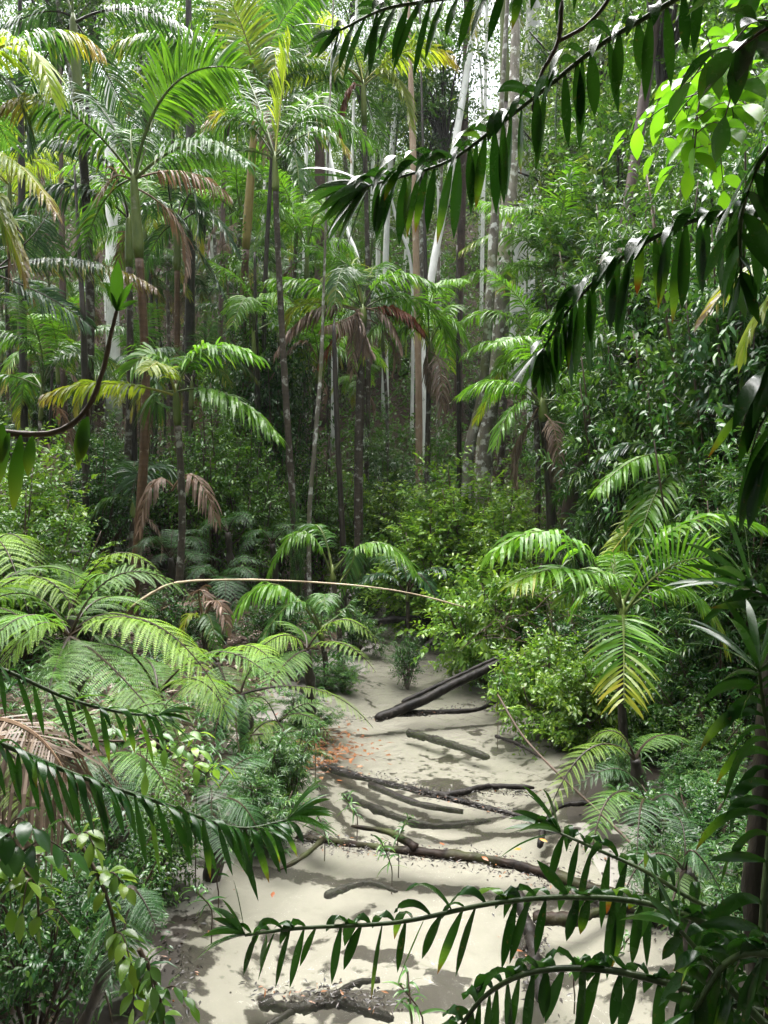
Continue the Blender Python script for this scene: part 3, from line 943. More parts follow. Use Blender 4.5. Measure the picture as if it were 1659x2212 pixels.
palm('centre palm over the creek with a skirt of dry pinkish fronds', (783, 672, 13.5), [
    ((700, 618), (584, 604), -.4, dk(m='palm_bright', leaf=.62, width=.038)), ((845, 596), (948, 622), -.3, dk(m='palm_bright', leaf=.6, width=.038)), ((755, 585), (705, 600), .7, dk(m='palm_yellow', roll=40, leaf=.55)),
    ((800, 590), (830, 575), .9), ((680, 672), (596, 765), -.6, dk(m='dead', tip=.1, leaf=.5, droop=1.3, width=.042)), ((770, 690), (806, 765), -.7, dk(m='dead', leaf=.45, droop=1.6, width=.045)),
    ((745, 690), (700, 705), -.8, dk(m='dead', leaf=.4, droop=1.5)), ((835, 688), (866, 755), -.4, dk(m='dead', leaf=.42, droop=1.5)),
    ((860, 670), (914, 716), -.2, dk(m='dead_red', leaf=.42, droop=1.2, width=.045)), ((900, 648), (990, 765), .3, dk(leaf=.6, m='palm_bright')), ((735, 715), (690, 785), .1, dk(m='dead_red', leaf=.4, droop=1.7)),
    ((665, 655), (620, 700), -.2, dk(m='palm_yellow', tip=.7))], base=(778, 13.3), r=.082, shaft_len=.35, extra=4, dead=2)
palm('tall palm with an ochre crownshaft behind the slender bent palm', (552, 225, 15), [
    ((537, 100), (478, -30), -.5, dk(m='palm_yellow', roll=75, leaf=.75, droop=.3, width=.045, rad=.025)), ((600, 60), (700, -40), .5, dk(roll=65, leaf=.75, m='palm_bright', width=.045)),
    ((380, 82), (200, 138), -1.2, dk(leaf=.6, droop=1.1, tip=.4, width=.042)), ((480, 120), (400, 60), 1.), ((660, 150), (740, 190), 1.), ((590, 120), (650, 60), 1.2)],
    base=(553, 15.2), r=.075, shaft='crownshaft_ochre', trunk='palm_trunk_orange', shaft_len=2.8, extra=1, dead=0)
palm('palm at the left edge with broad yellow-green fronds at the top corner', (-95, 175, 9.5), [
    ((40, 95), (112, 212), -.5, dk(m='palm_yellow', leaf=.6, droop=.9, width=.042, rad=.02)), ((80, 72), (218, 110), .6, dk(tip=1., leaf=.45, droop=1.2)), ((20, 180), (60, 330), .3, dk(m='palm_dark'))],
    r=.06, extra=1, dead=0)
palm('left edge palm with low yellowing brown-tipped fronds', (-85, 330, 9), [
    ((25, 345), (122, 462), -.5, dk(m='palm_yellow', tip=.95, leaf=.42, droop=1.1)), ((-5, 450), (52, 590), -.7, dk(m='palm_yellow', tip=.8, leaf=.5, droop=1., width=.04))], r=.055, extra=1, dead=1)
palm('leaning-frond palm at left with a long brown-tipped frond hanging level', (-30, 590, 10.5), [
    ((160, 562), (338, 622), -.6, dk(tip=.95, age=.1, leaf=.42, droop=1.3, m='palm_dark')), ((60, 520), (110, 450), .7, dk(m='palm_dark')), ((100, 640), (190, 700), .5, dk(m='palm_dark'))], r=.06, mat='palm_dark', extra=1, dead=1)
palm('palm with a shiny arching frond behind the tall left palm', (278, 478, 12.3), [
    ((148, 403), (18, 472), -.6, dk(leaf=.55, droop=1.2, width=.04)), ((330, 440), (400, 490), .4), ((240, 400), (180, 350), 1.)], base=(262, 12.4), r=.055, extra=1, dead=0, mat='palm_dark')
palm('dark-fronded palm with a narrow trunk right of the orange-trunked palm', (383, 490, 13.5), [
    ((415, 418), (428, 505), -.4, dk(m='palm_dark', roll=35, leaf=.5)), ((330, 445), (290, 525), -.2), ((452, 462), (515, 560), -.3), ((345, 510), (300, 600), .3), ((430, 545), (485, 640), .1),
    ((400, 400), (440, 370), .6)], r=.055, trunk='palm_trunk_orange', shaft_len=.8, extra=1, dead=0, mat='palm_dark')
palm('young bright palm with four glossy arching fronds above the tree ferns', (380, 850, 9.5), [
    ((338, 768), (280, 800), -.3, dk(m='palm_bright', leaf=.5, width=.036, roll=30, droop=.7, rad=.012)), ((352, 790), (318, 800), -.8, dk(m='palm_yellow', leaf=.34, roll=20)), ((448, 752), (560, 772), -.2, dk(m='palm_bright', leaf=.48, width=.036, droop=.8)),
    ((225, 828), (92, 858), -.3, dk(m='palm_yellow', tip=.65, leaf=.38, width=.034, droop=.9)), ((490, 852), (602, 942), -.6, dk(m='palm_bright', leaf=.5, width=.036, droop=1.1)), ((395, 785), (402, 770), .3, dk(m='palm_bright', roll=40)),
    ((330, 850), (352, 880), .4)], base=(374, 9.4), r=.045, shaft_len=.4, extra=1, dead=0, mat='palm', scale=.6)
palm('blue-green palm at right centre with wide flat fronds before the lichen trunk', (1195, 590, 15.5), [
    ((1110, 505), (995, 545), -.5, dk(leaf=.55, tip=.3)), ((1085, 575), (955, 625), -.5, dk(leaf=.55)), ((1135, 480), (1035, 440), .4, dk(leaf=.55)), ((1230, 505), (1295, 515), -.4, dk(leaf=.55, roll=30)),
    ((1255, 556), (1330, 590), .2, dk(m='dead', leaf=.5)), ((1135, 592), (1070, 635), -.8, dk(tip=.95, leaf=.5)), ((1190, 495), (1170, 440), .5, dk(roll=60))], base=(1204, 15.6), r=.07, shaft_len=.3, extra=4, dead=1, mat='palm_bright')
palm('small palm with thin fronds between the lichen trunk and the centre palm', (1150, 775, 13.5), [
    ((1080, 738), (1005, 765), -.3), ((1090, 792), (1030, 835), -.3), ((1200, 790), (1245, 850), -.2), ((1165, 720), (1215, 700), .4)], r=.05, shaft_len=.3, extra=6, dead=0, scale=.9, mat='palm_bright')
palm('drooping palm over a dark trunk skirted with dead fronds on the right slope', (1172, 875, 11.3), [
    ((1112, 878), (1072, 962), -.5, dk(m='palm_bright', leaf=.45, droop=.9)), ((1225, 880), (1245, 962), -.6, dk(m='palm_bright', leaf=.45, roll=20)), ((1250, 852), (1304, 908), -.2), ((1085, 825), (995, 852), .2),
    ((1150, 800), (1115, 740), .5), ((1128, 950), (1118, 1045), -.1, dk(m='dead', leaf=.3, droop=1.8)), ((1185, 960), (1195, 1050), -.1, dk(m='dead', leaf=.3, droop=1.8))], base=(1180, 11.3), r=.07, trunk='bark_dark', shaft_len=.3, extra=4, dead=2, scale=.8, mat='palm_bright')
palm('young palm on the right bank with yellow-ribbed fronds and one fanned toward the creek', (1345, 1325, 6.3), [
    ((1212, 1158), (1060, 1200), -.5, dk(m='palm_bright', leaf=.4, droop=1.0, width=.03, rad=.011, start=.3)), ((1235, 1232), (1105, 1265), -.6, dk(m='palm_bright', leaf=.36, droop=.7, width=.026, rad=.011, start=.25, tip=.3)),
    ((1478, 1130), (1662, 1155), -.2, dk(m='palm_bright', leaf=.36, droop=.5, width=.03, rad=.012, start=.25)), ((1425, 1238), (1525, 1205), -.5, dk(m='palm_bright', leaf=.4, roll=65, droop=.3, width=.024, tip=.15, dense=.8, start=.2)),
    ((1347, 1370), (1348, 1515), -.75, dk(m='palm_bright', leaf=.42, droop=.3, width=.024, rad=.012, tip=.42, start=.12)), ((1335, 1260), (1325, 1195), .2, dk(m='palm_bright', leaf=.25, roll=50)),
    ((1290, 1270), (1235, 1330), .2, dk(leaf=.25, m='palm_bright'))], base=(1358, 6.25), r=.035, trunk='bark_dark', shaft_len=.12, extra=3, scale=.5, dead=0, mat='palm_bright')
palm('dark green palm with bright arching fronds in front of the leafy right wall', (1490, 1015, 8), [
    ((1395, 985), (1290, 1060), -.5, dk(m='palm_bright', leaf=.4, droop=1.1)), ((1430, 1045), (1385, 1155), -.7, dk(m='palm_bright', leaf=.42, roll=20)), ((1390, 1110), (1312, 1205), -.8, dk(m='palm_yellow', leaf=.28)),
    ((1380, 960), (1280, 1000), .2, dk(leaf=.32)), ((1560, 960), (1640, 1010), .2, dk(m='palm_dark'))], r=.045, shaft_len=.2, extra=1, dead=0, mat='palm_dark', scale=.6)
palm('low stemless palm behind the pale arched stick', (718, 1240, 9.6), [
    ((652, 1150), (580, 1245), -.3, dk(m='palm_bright', leaf=.36, droop=1.1, dense=1.2)), ((815, 1172), (908, 1252), -.3, dk(m='palm_bright', leaf=.36, droop=1.1, dense=1.2)), ((690, 1140), (655, 1160), .4, dk(leaf=.3)), ((765, 1190), (735, 1280), -.4, dk(leaf=.26))],
    r=.035, shaft_len=.1, extra=0, dead=0, mat='palm')
palm('light green palm crown between the centre palm and the spotted trunk', (930, 745, 14), [((970, 690), (1010, 750), -.3, dk(m='palm_bright', leaf=.5)), ((890, 700), (850, 760), -.3, dk(m='palm_bright', leaf=.5)), ((950, 680), (985, 665), .4), ((925, 790), (955, 860), -.5, dk(m='dead', leaf=.4))], r=.05, shaft_len=.5, extra=3, dead=1, mat='palm_bright')
palm('light green palm low on the slope right of the bent slender palm', (690, 790, 15), [((650, 740), (590, 810), -.3, dk(m='dead', leaf=.4)), ((720, 745), (770, 800), -.3, dk(m='palm_bright', leaf=.45)), ((680, 735), (660, 720), .4)], r=.05, shaft_len=.4, extra=4, dead=0, mat='palm_bright', scale=.8)
palm('pale palm standing on the slope between the lichen trunk and the leaning paperbark', (1240, 760, 17), [((1290, 700), (1340, 760), -.3, dk(leaf=.5)), ((1190, 710), (1150, 770), -.3, dk(leaf=.5)), ((1240, 690), (1250, 670), .4)], r=.06, shaft_len=.4, extra=4, dead=1, mat='palm_bright')
palm('bright palm crown left of the reddish trunk below the slender bent palm', (520, 470, 17), [((570, 420), (625, 480), -.3, dk(leaf=.5, m='palm_bright')), ((470, 420), (420, 480), -.3, dk(leaf=.5, m='palm_bright')), ((525, 400), (540, 380), .3)], r=.05, shaft_len=.5, extra=4, dead=1, mat='palm_bright')
palm('bright small palm right of the ochre palm below the reddish trunk', (640, 500, 18), [((680, 455), (720, 500), -.3, dk(leaf=.5, m='palm_bright')), ((600, 460), (565, 520), -.3, dk(leaf=.5, m='palm_bright'))], r=.05, shaft_len=.5, extra=5, dead=0, mat='palm_bright', scale=.8)
palm('low palm beside the creek pool with a short frond over the pale sand', (880, 1285, 11), [
    ((935, 1228), (1000, 1262), -.2, dk(leaf=.28)), ((830, 1240), (775, 1262), -.2, dk(leaf=.26)), ((905, 1240), (960, 1330), -.5, dk(leaf=.24))], r=.03, shaft_len=.1, extra=1, dead=0, scale=.5, mat='palm_dark')
palm('low palm with an umbrella frond left of the creek below the arched stick', (692, 1365, 9), [
    ((588, 1262), (493, 1352), -.3, dk(m='palm_bright', leaf=.38, droop=1.3, width=.034)), ((640, 1300), (560, 1390), -.5, dk(m='palm', leaf=.26)), ((730, 1330), (760, 1300), .3, dk(leaf=.26))], r=.035, shaft_len=.1, extra=1, dead=0, scale=.5)
palm('palm off the right edge showing one yellow pink-tipped frond', (1790, 520, 3.5), [
    ((1648, 562), (1526, 680), -.2, dk(m='palm_yellow', tip=.85, leaf=.26, droop=.7, width=.026, rad=.009)), ((1665, 640), (1610, 760), -.1, dk(m='palm_yellow', leaf=.22))], base=(1850, 3.5), r=.05, extra=0, dead=0)
palm('stunted palm at left on the dark slope with a single low drooping frond', (288, 1090, 11), [((222, 1086), (182, 1162), -.4, dk(m='palm', leaf=.36)), ((330, 1010), (375, 1030), .3), ((300, 1020), (282, 1075), -.2)], r=.04, extra=1, dead=1, scale=.7, shaft_len=.2, mat='palm_dark')
palm('little palm with ragged yellow and brown fronds under the young bright palm', (440, 1345, 8.6), [((470, 1300), (492, 1370), -.2, dk(m='dead', leaf=.22)), ((410, 1330), (392, 1390), -.2, dk(m='palm_yellow', tip=.7, leaf=.22)), ((450, 1330), (470, 1400), -.4, dk(m='palm', leaf=.22)), ((430, 1275), (455, 1310), -.1, dk(m='dead', leaf=.2, tat=.4))], r=.03, extra=0, dead=0, shaft_len=.08)

# ------------------------------------------------------------------ tree ferns one can point to
fern('pale tree fern with a large frond spilling toward the creek at lower left', (150, 1375, 5.1), [
    ((325, 1345), (490, 1525), -.4, dk(m='fern_pale', pinna=.36, droop=.75, npair=18)), ((240, 1440), (370, 1590), -.8, dk(pinna=.34, droop=.7, npair=18)), ((60, 1330), (-40, 1410), -.5, dk(pinna=.3)), ((230, 1290), (330, 1330), .7, dk(pinna=.3)), ((270, 1330), (420, 1440), .2, dk(m='fern_pale', pinna=.34, droop=.7, npair=18)), ((120, 1440), (90, 1560), -.8, dk(pinna=.32)), ((80, 1350), (10, 1440), -.3, dk(m='fern_pale', pinna=.32)),
    ((150, 1470), (185, 1600), -.9, dk(pinna=.26))], mat='fern', extra=2, scale=.9)
fern('tree fern at the left edge with fronds lying flat over the bank', (-70, 1330, 5.6), [
    ((70, 1245), (172, 1345), -.4, dk(m='fern_pale', pinna=.3, droop=.6)), ((20, 1320), (110, 1420), -.9, dk(pinna=.3)), ((0, 1270), (80, 1275), .6, dk(pinna=.3))], mat='fern', extra=2, scale=.9)
fern('tree fern at the left edge standing highest on the bank', (-40, 1215, 6.6), [((30, 1155), (98, 1265), -.3, dk(m='fern_pale', pinna=.28, droop=.7)), ((0, 1170), (60, 1320), -.8, dk(m='fern_pale', pinna=.3))], mat='fern', extra=2, scale=.85)
fern('yellow-green tree fern with one long arched frond above the pale fern', (150, 1330, 7.2), [((240, 1198), (356, 1252), -.2, dk(m='fern_pale', pinna=.26, droop=.7)), ((215, 1240), (290, 1300), -.4, dk(pinna=.25)), ((160, 1240), (130, 1220), .5, dk(pinna=.25))], extra=1, scale=.7)
fern('bright tree fern reaching over the creek edge with two flat tiers', (662, 1405, 7.3), [
    ((738, 1338), (824, 1398), -.2, dk(m='fern_pale', pinna=.22, droop=.6, npair=16)), ((735, 1388), (812, 1452), -.5, dk(m='fern_pale', pinna=.2, droop=.6, npair=15)), ((600, 1375), (510, 1462), -.3, dk(m='fern_pale', pinna=.3, droop=.8)),
    ((620, 1430), (560, 1510), -.7, dk(m='fern', pinna=.26)), ((650, 1360), (600, 1350), .5, dk(pinna=.25))], extra=0)
fern('tree fern with a dark stalk and a long frond crossing to the fallen log', (520, 1500, 6.2), [
    ((680, 1488), (806, 1572), -.3, dk(m='fern_pale', pinna=.2, droop=.55, npair=18, start=.3)), ((560, 1440), (640, 1460), .3, dk(pinna=.22)), ((480, 1530), (452, 1660), -.5, dk(m='fern_dark', pinna=.22)), ((510, 1560), (528, 1680), -.5, dk(m='fern_dark', pinna=.2)),
    ((450, 1470), (380, 1530), -.4, dk(pinna=.24))], extra=1, scale=.6)
fern('pale fern on the left bank directly under the large spilling frond', (340, 1500, 5.5), [((430, 1470), (500, 1570), -.3, dk(m='fern_pale', pinna=.32)), ((290, 1500), (230, 1590), -.4, dk(m='fern_pale', pinna=.3)), ((370, 1560), (400, 1650), -.6, dk(pinna=.28)), ((330, 1440), (300, 1420), .5, dk(pinna=.3))], extra=3, scale=.85)
fern('bright fern between the pale ferns and the two-tier fern', (470, 1430, 6.6), [((540, 1395), (610, 1460), -.3, dk(m='fern_pale', pinna=.3)), ((410, 1400), (350, 1450), -.3, dk(m='fern_pale', pinna=.3)), ((490, 1480), (520, 1570), -.6, dk(pinna=.28))], extra=0)
fern('fern low at the left water edge above the rusty leaves', (600, 1560, 6.3), [((660, 1545), (720, 1600), -.2, dk(pinna=.18)), ((560, 1570), (520, 1630), -.3, dk(m='fern_pale', pinna=.24)), ((620, 1590), (650, 1660), -.4, dk(pinna=.2))], extra=2, scale=.5)
fern('fern hidden behind the slanting cane at left', (230, 1640, 4.0), [((300, 1630), (370, 1720), -.3, dk(pinna=.22)), ((180, 1650), (130, 1750), -.3, dk(m='fern_dark', pinna=.22)), ((250, 1690), (280, 1800), -.4, dk(m='fern_dark', pinna=.22))], mat='fern', extra=2, scale=.55)
fern('dark fern under the slanting cane near the lower left water', (450, 1740, 4.6), [((510, 1730), (560, 1800), -.2, dk(m='fern_dark', pinna=.2)), ((410, 1760), (380, 1850), -.3, dk(m='fern_dark', pinna=.2)), ((470, 1780), (490, 1860), -.4, dk(pinna=.2))], mat='fern_dark', extra=2, scale=.5)
fern('small fern with upright light fronds at the left edge near the dry palm thatch', (-45, 1655, 3.3), [((20, 1628), (88, 1742), -.2, dk(m='fern_pale', pinna=.15, droop=.5)), ((15, 1690), (70, 1790), -.3, dk(m='fern_pale', pinna=.14)), ((-5, 1610), (40, 1610), .2, dk(pinna=.14))], extra=0)
fern('dark tree fern under the young bright palm', (368, 1205, 10), [((325, 1160), (295, 1210), -.3, dk(pinna=.26)), ((415, 1160), (448, 1212), -.3, dk(pinna=.26))], mat='fern_dark', extra=4, scale=.65)
fern('dark tree fern on the slope left of the thin spotted trunk', (492, 1150, 11), [((460, 1118), (445, 1155), -.3, dk(pinna=.26)), ((515, 1115), (545, 1140), -.2, dk(pinna=.26))], mat='fern_dark', extra=3, scale=.6)
fern('tree fern at the foot of the bent slender palm', (588, 1175, 11.4), [((555, 1145), (525, 1185), -.3, dk(pinna=.26)), ((620, 1145), (645, 1170), -.2, dk(pinna=.26))], mat='fern_dark', extra=4, scale=.6)
fern('glossy dark fern behind the left end of the arched stick', (478, 1265, 9.4), [((440, 1225), (408, 1260), -.3, dk(pinna=.26)), ((515, 1225), (555, 1255), -.3, dk(pinna=.28)), ((490, 1250), (520, 1330), -.6, dk(pinna=.28))], mat='fern_dark', extra=3, scale=.65)
fern('light fern on the right sand bank beside the creeper-clad palm stem', (1372, 1640, 5.3), [
    ((1268, 1622), (1172, 1790), -.35, dk(m='fern_pale', pinna=.2, droop=.5, npair=17)), ((1325, 1580), (1262, 1612), .1, dk(m='fern_pale', pinna=.15)), ((1420, 1590), (1490, 1600), .2, dk(m='fern', pinna=.16))], mat='fern', extra=0)
fern('feathery fern in the shade at right with a long frond hanging to the sand', (1400, 1745, 4.6), [((1320, 1720), (1275, 1870), -.4, dk(m='fern', pinna=.17, droop=.4, npair=18)), ((1385, 1740), (1375, 1860), -.5, dk(m='fern_dark', pinna=.17)), ((1450, 1720), (1500, 1800), -.1, dk(m='fern_dark', pinna=.16))], mat='fern_dark', extra=1, scale=.5)
fern('dark lacy fern at lower right below the feathery fern', (1480, 1880, 3.9), [((1400, 1850), (1340, 1960), -.2, dk(m='fern_dark', pinna=.15)), ((1500, 1840), (1560, 1930), -.1, dk(m='fern_dark', pinna=.15)), ((1460, 1920), (1440, 2020), -.3, dk(m='fern', pinna=.14))], mat='fern_dark', extra=1, scale=.4)
fern('small fern under the bushes at the right end of the sand bank', (1440, 1560, 7), [((1470, 1530), (1500, 1575), -.2, dk(m='fern', pinna=.16)), ((1400, 1540), (1370, 1580), -.2, dk(m='fern_dark', pinna=.16))], mat='fern_dark', extra=1, scale=.5)
fern('black-green fern drooping over the water at the bottom left', (285, 1920, 2.6), [((225, 1990), (180, 2110), -.2, dk(m='fern_dark', pinna=.13, droop=.4, npair=18, rad=.004)), ((270, 2000), (240, 2150), -.25, dk(m='fern_dark', pinna=.12, npair=18, rad=.004)), ((310, 1945), (342, 2015), -.1, dk(m='fern_dark', pinna=.09, rad=.004)), ((240, 1925), (190, 1960), .1, dk(m='fern_dark', pinna=.1, rad=.004))], mat='fern_dark', extra=0, r=.02, foot=(-1.3, 2.75))

# ------------------------------------------------------------------ dry thatch, fallen fronds
def loose_frond(label, P3, mat, group='fallen palm fronds', name='fallen_frond', **kw):
    bf = frond_buf(P3, **kw)
    B = P3[0]
    me = bf.mesh('fallen_frond', [M['rachis_dead'], M[mat]], False, B)
    return tag(obj(name, me, None, B), label, 'fallen frond', group)


loose_frond('straw-coloured dead palm frond hanging in long strips at the lower left edge', (at(-90, 1560, 3.3), at(50, 1570, 3.1), at(150, 1690, 3.0)), 'straw', leaf=.6, droop=2.2, width=.014, dense=1.5, start=.05, rad=.012)
loose_frond('second straw dead frond tucked behind the hanging strips at lower left', (at(-80, 1600, 3.4), at(20, 1600, 3.3), at(100, 1690, 3.25)), 'straw', leaf=.6, droop=2.4, width=.014, dense=1.5, start=.05, rad=.012, age=.3)
loose_frond('grey dead frond hanging down on the dark left slope', (at(105, 960, 11), at(112, 1040, 10.8), at(105, 1150, 10.6)), 'dead', leaf=.35, droop=.7, tat=.2)
loose_frond('brown dead fronds slumped beside the thin stem under the bright palm', (at(372, 1060, 10.2), at(420, 1030, 10), at(470, 1130, 9.9)), 'dead', leaf=.42, droop=1.8, tat=.15)
loose_frond('brown dead frond drooping left of the thin stem under the bright palm', (at(372, 1050, 10.3), at(330, 1045, 10.1), at(300, 1150, 10)), 'dead', leaf=.4, droop=1.8, tat=.15)
loose_frond('tan dead frond lying across the bank under the arched stick', (at(330, 1330, 9.2), at(420, 1300, 9.), at(480, 1360, 8.9)), 'dead', leaf=.3, droop=1.2, tat=.25)

# ------------------------------------------------------------------ trunks one can point to
tree('thick dark trunk left of the climber-covered ochre palm', [(410, 880, 17), (411, 620, 17), (412, 400, 17), (408, 60, 17)], .115, 'bark_dark', None, top_extra=6)
tree('reddish ringed trunk left of the bright white trunks', [(692, 760, 24), (690, 560, 24), (690, 340, 24), (688, 0, 24)], .17, 'bark_red', 1, 1.2)
tree('slim white trunk standing right beside the reddish trunk', [(722, 640, 23), (714, 460, 23), (706, 250, 23.2), (700, 60, 23.4)], .095, 'bark_white', 1, .8)
tree('thin white trunk leaning left behind the centre palm crown', [(780, 630, 21), (748, 490, 21.3), (716, 350, 21.6)], .055, 'bark_white', 0, .5)
tree('bare white pole trunk behind the tip of the dark hanging branch', [(832, 640, 25), (838, 440, 25), (852, 250, 25.3), (862, 60, 25.6)], .1, 'bark_white', 1, .8)
tree('thin white sapling leaning left right of the bare white pole', [(890, 600, 24), (858, 480, 24.2), (826, 350, 24.4)], .05, 'bark_white', 0, .5)
tree('tall bright white trunk leaning right through the middle of the forest', [(922, 690, 22), (975, 362, 22.4), (1030, 20, 23)], .115, 'bark_white', 1, 1.)
tree('straight dark maroon trunk crossing behind the leaning white trunk', [(990, 720, 25), (997, 480, 25), (1004, 240, 25), (1010, 0, 25)], .14, 'bark_red', 0, 1.2)
tree('tan peeling trunk right of the bare white pole', [(905, 930, 19), (903, 760, 19), (897, 480, 19.2), (888, 200, 19.6), (886, 130, 19.7)], .09, 'bark_tan', None)
tree('spotted grey trunk curving up past the right centre palm', [(1010, 1010, 13.8), (1040, 860, 14), (1058, 650, 14), (1070, 440, 14), (1076, 340, 14)], .095, 'bark_grey', None, top_extra=5)
tree('stout lichen-grey trunk behind the spotted curving trunk', [(1045, 1000, 16.5), (1072, 780, 16.5), (1090, 560, 16.6), (1105, 340, 16.8), (1112, 120, 17)], .19, 'bark_grey', None, top_extra=5)
tree('pale trunk standing against the top edge right of the banded palm stem', [(1120, 560, 27), (1135, 250, 27), (1150, 60, 27), (1152, 0, 27)], .28, 'bark_white', 1, 1.3)
tree('white forked trunk low between the lichen trunk and the right wall', [(1150, 480, 24), (1165, 400, 24), (1180, 320, 24)], .11, 'bark_white', 0, .7)
tree('reddish paperbark leaning right behind the right bank palm', [(1228, 1110, 11.5), (1262, 960, 11.5), (1295, 820, 11.6), (1330, 640, 11.8), (1360, 430, 12)], .11, 'bark_red', 3, 1., top_extra=4)
tree('dark slim trunk wrapped in climber left of the centre palm foot', [(742, 1200, 12.5), (730, 960, 12.5), (722, 740, 12.6), (722, 690, 12.8)], .05, 'bark_dark', None, top_extra=0)
tree('pale leaning sapling between the slender palm and the centre palm', [(668, 1120, 12), (680, 960, 12), (694, 780, 12.1), (700, 600, 12.3)], .035, 'bark_grey', None, top_extra=6)
tree('dark bare trunk right of the centre palm below the blue-green palm', [(992, 1000, 14.5), (991, 860, 14.5), (989, 700, 14.6)], .05, 'bark_dark', None, top_extra=1.5)
tree('narrow dark trunk next to the tan peeling trunk', [(925, 880, 17), (924, 760, 17), (920, 600, 17), (915, 380, 17.3)], .05, 'bark_dark', None, top_extra=6)
tree('pale trunk high at left behind the tall palm crown', [(240, 400, 22), (238, 210, 22), (238, 60, 22)], .17, 'bark_white', 1, 1.2)
tree('white trunk behind the huge upright frond', [(236, 560, 26), (300, 250, 27), (291, 90, 27), (290, 0, 27)], .13, 'bark_white', 1, 1.)
tree('dark trunk at far left behind the drooping yellow fronds', [(52, 900, 13), (48, 600, 13), (46, 340, 13), (44, 120, 13)], .065, 'bark_dark', None, top_extra=6)
tree('dark twin trunk beside the tall left palm', [(186, 1190, 11), (184, 900, 11), (180, 700, 11), (172, 560, 11.2)], .05, 'bark_dark', None, top_extra=1.5)
tree('mossy black trunk low in the left shade behind the thin palm stem', [(290, 1200, 12.6), (287, 960, 12.6), (284, 800, 12.7)], .075, 'bark_dark', None, top_extra=1.5)
tree('dark trunk behind the bright palm fronds at left centre', [(558, 1090, 14.5), (556, 900, 14.5), (553, 720, 14.5)], .065, 'bark_dark', None, top_extra=1.5)
tree('brown slanting trunk at left middle distance', [(140, 1000, 16), (136, 700, 16), (133, 420, 16.2)], .075, 'bark_red', None)
tree('thin dark trunk left of the thick dark trunk', [(330, 900, 18), (328, 640, 18), (322, 400, 18)], .06, 'bark_dark', 2, .9)
tree('slender brown trunk right of the thick dark trunk', [(470, 900, 19), (478, 640, 19), (484, 350, 19.3)], .07, 'bark_red', 2, 1.)
for (X, Y, d, cr, cs_, lab) in ((1385, 300, 17, 3, 1.3, 'leafy tree closing the gap behind the long dark branch'), (1500, 190, 18, 0, 1.4, 'leafy tree behind the lit broad leaves'), (1620, 320, 15, 3, 1.2, 'tree crown at the right edge under the lit leaves'),
    (1290, 130, 20, 1, 1.4, 'grey-green tree behind the forked bare twig'), (1440, 40, 21, 0, 1.5, 'tree crown against the sky at upper right'), (1590, 40, 19, 0, 1.4, 'tree crown in the top right corner'), (1240, 330, 19, 1, 1.2, 'small-leaved tree right of the lichen trunk'),
    (1560, 480, 13, 3, 1., 'leafy crown above the tall bright wall at right'), (1330, 480, 15, 0, 1.1, 'leafy crown between the two dark hanging branches')):
    tree(lab, [(X - 10, 900, d), (X, Y + 120, d), (X, Y, d)], .09, 'bark_dark', cr, cs_, top_extra=0)
for (X0, X1, d, r_, lab) in ((655, 668, 29, .07, 'thin pale trunk left of the reddish trunk'), (752, 770, 28, .06, 'thin pale trunk behind the red-skirted palm'), (800, 812, 31, .08, 'pale thin trunk just right of the red-skirted palm'),
    (868, 930, 30, .07, 'thin pale trunk leaning right behind the tan peeling trunk'), (950, 940, 30, .06, 'thin pale trunk between the tan trunk and the leaning white trunk'), (1040, 1052, 30, .08, 'thin pale trunk right of the maroon trunk'),
    (1215, 1200, 26, .09, 'pale trunk behind the blue-green palm'), (455, 462, 29, .08, 'pale trunk far behind the thick dark trunk'), (560, 590, 30, .06, 'thin pale trunk far behind the slender bent palm')):
    tree(lab, [(X0, 640, d), (.5 * (X0 + X1), 330, d + .2), (X1, 20, d + .4)], r_, 'bark_white', 1, .7)
palm('bare palm stem with orange and green bands near the top right of centre', (1088, -60, 18), [], base=(1072, 18), r=.09, trunk='palm_trunk', shaft='crownshaft', shaft_len=3., extra=6, dead=0)

